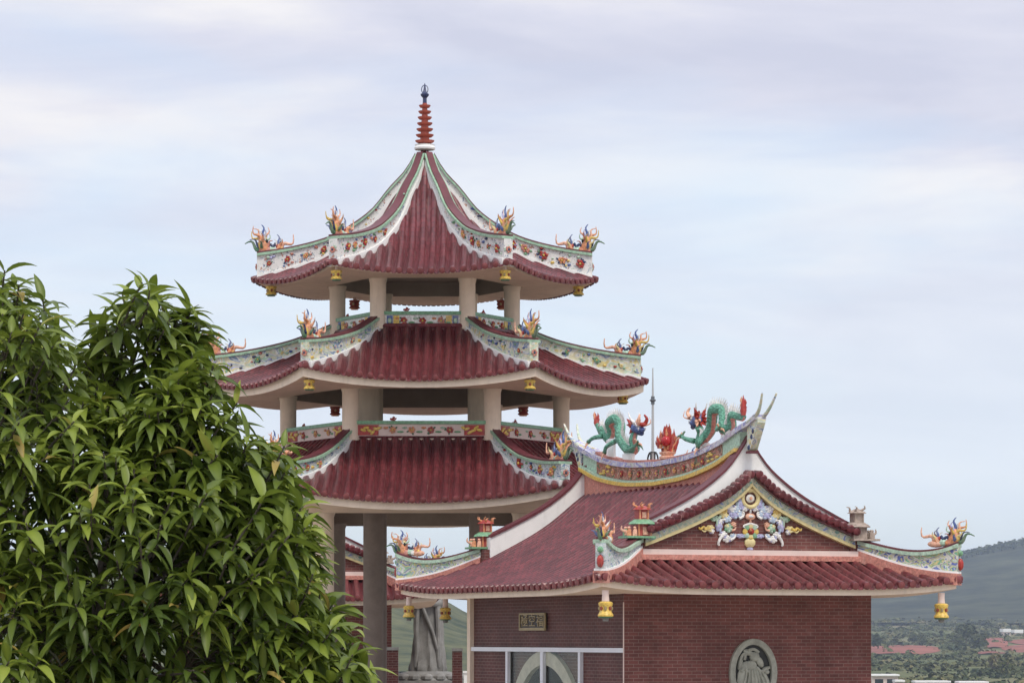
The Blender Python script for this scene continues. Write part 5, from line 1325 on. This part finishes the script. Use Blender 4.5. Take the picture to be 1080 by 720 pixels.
def add_whorl(p, out, L0, n, young_lit):
    st_ = (out * .8 + Vector((0, 0, .75)) + Vector((q.uniform(-.3, .3), q.uniform(-.3, .3), 0))).normalized()
    root = p - st_ * q.uniform(.12, .2) - out * .05
    twigs.tube([TL(root), TL(root.lerp(p, .5) + Vector((q.uniform(-.01, .01), 0, -.006))), TL(p)], [.006, .005, .0035], 5, 0)
    a0 = q.random() * 6.28; ax = st_.orthogonal().normalized(); ay = st_.cross(ax)
    tw = q.random(); SZ = q.uniform(.78, 1.08)
    for k in range(n):
        t = k / n; a = a0 + k * 2.4
        el = lerp(t, -.1, .95) + q.uniform(-.15, .15)        # lower leaves spread, top leaves stand up
        dr = (ax * math.cos(a) + ay * math.sin(a)) * math.cos(el) + st_ * math.sin(el)
        L = L0 * SZ * q.uniform(.7, 1.15) * (1 - .35 * max(0, t - .6))
        tt = min(1, max(0, (.13 if young_lit else .0) + .38 * tw * q.random() + (.34 * max(0, t - .5) if young_lit else 0) + q.uniform(0, .14) + (.3 if q.random() < .05 else 0)))  # paler young tips outside; inner and lower leaves tinted dark as crown shade
        if q.random() < .008: tt = 1
        leaf(p - st_ * .11 * (1 - t) , dr, L, L * q.uniform(.115, .16), q.uniform(.7, 1.6) * (1 - .3 * max(0, t - .5)), tt, q.uniform(-.5, .5))
for (cx, cy, rx, ry), cc in zip(LOBES, CEN):
    n = int(50 * (rx * ry / 10000) ** .8) + 24
    for _ in range(n * 2):
        u = Vector((q.gauss(0, 1), q.gauss(0, 1), q.gauss(0, 1))).normalized()
        if u.y > .45: continue
        f = q.uniform(.78, 1.0) if q.random() < .75 else q.uniform(.35, .75)
        p = cc + Vector((u.x * rx * tk * f, u.y * min(rx, ry) * tk * .85 * f, u.z * ry * tk * f))
        if p.x / p.y * F + 540 < -60 or HY - p.z / p.y * F > 790: continue
        if inside(p) < .62 and q.random() < .75: continue
        add_whorl(p, u, .172, q.randint(8, 13), f > .78 and u.z > -.1)
for px, py, dy in ((150, 298, -.1), (158, 306, -.15), (20, 300, .1), (5, 285, 0), (205, 372, -.2), (250, 425, -.2), (262, 462, -.3), (300, 498, -.3), (312, 565, -.4), (330, 605, -.45), (352, 660, -.5), (372, 690, -.5), (350, 715, -.5), (180, 335, 0), (322, 556, -.4), (318, 535, -.35), (300, 470, -.3), (318, 530, -.3), (225, 385, -.2), (45, 315, 0), (128, 330, 0)):
    p = tp(px, py, dy); add_whorl(p, Vector((.35 if px > 120 else 0, -.3, .3)).normalized(), .175, 12, True)
M['leaf'] = leaf_var_mat('long leaves', [(.034, .060, .012), (.075, .118, .019), (.145, .20, .030), (.25, .32, .046), (.33, .39, .075), (.42, .32, .09)], trans=.3, rough=.4)
mb.add(twigs.v, twigs.f, 1, twigs.uv); tint.extend([0.0] * len(twigs.v))
cr_o = mb.build('crown', ['leaf', 'bark'], tree, ang=80); set_tint(cr_o, tint)
m = MB(); top = TL(tp(80, 640, .1))
m.tube(catmull([(0, 0, -.05), (.03, .02, .6), (-.02, .05, 1.2), top], 5), [.13 - .004 * i for i in range(16)], 12)
for (cx, cy, rx, ry), cc in zip(LOBES, CEN):
    e = TL(cc); s0 = Vector((-.02, .05, 1.15)); mid = s0.lerp(e, .5) + Vector((q.uniform(-.08, .08), .06, .05))
    m.tube(catmull([s0, mid, e], 5), [.055 - .004 * i for i in range(11)], 8)
    for k in range(7):
        u = Vector((q.gauss(0, 1), q.gauss(0, 1), q.gauss(0, .7) + .4)).normalized(); f = .72
        t_ = e + Vector((u.x * rx * tk * f, u.y * min(rx, ry) * tk * .85 * f, u.z * ry * tk * f)); b0 = mid.lerp(e, q.uniform(.3, 1))
        m.tube([b0, b0.lerp(t_, .5) + Vector((0, 0, .03)), t_], [.016, .011, .005], 6)
m.build('trunk', 'bark', tree)

# ================================================================= HAZE
hm = bpy.data.materials.new('pale air'); hm.use_nodes = True; t = hm.node_tree
for n in list(t.nodes):
    if n.type != 'OUTPUT_MATERIAL': t.nodes.remove(n)
pv_ = t.nodes.new('ShaderNodeVolumePrincipled'); pv_.inputs['Density'].default_value = 8.0e-5; pv_.inputs['Color'].default_value = (.66, .78, 1, 1); pv_.inputs['Anisotropy'].default_value = .2
t.links.new(pv_.outputs[0], [n for n in t.nodes if n.type == 'OUTPUT_MATERIAL'][0].inputs['Volume'])
m = MB(); m.box((0, 5940, 130), (17000, 12400, 320)); hzo = m.build('haze', hm, smooth=False); tag(hzo, kind='stuff')
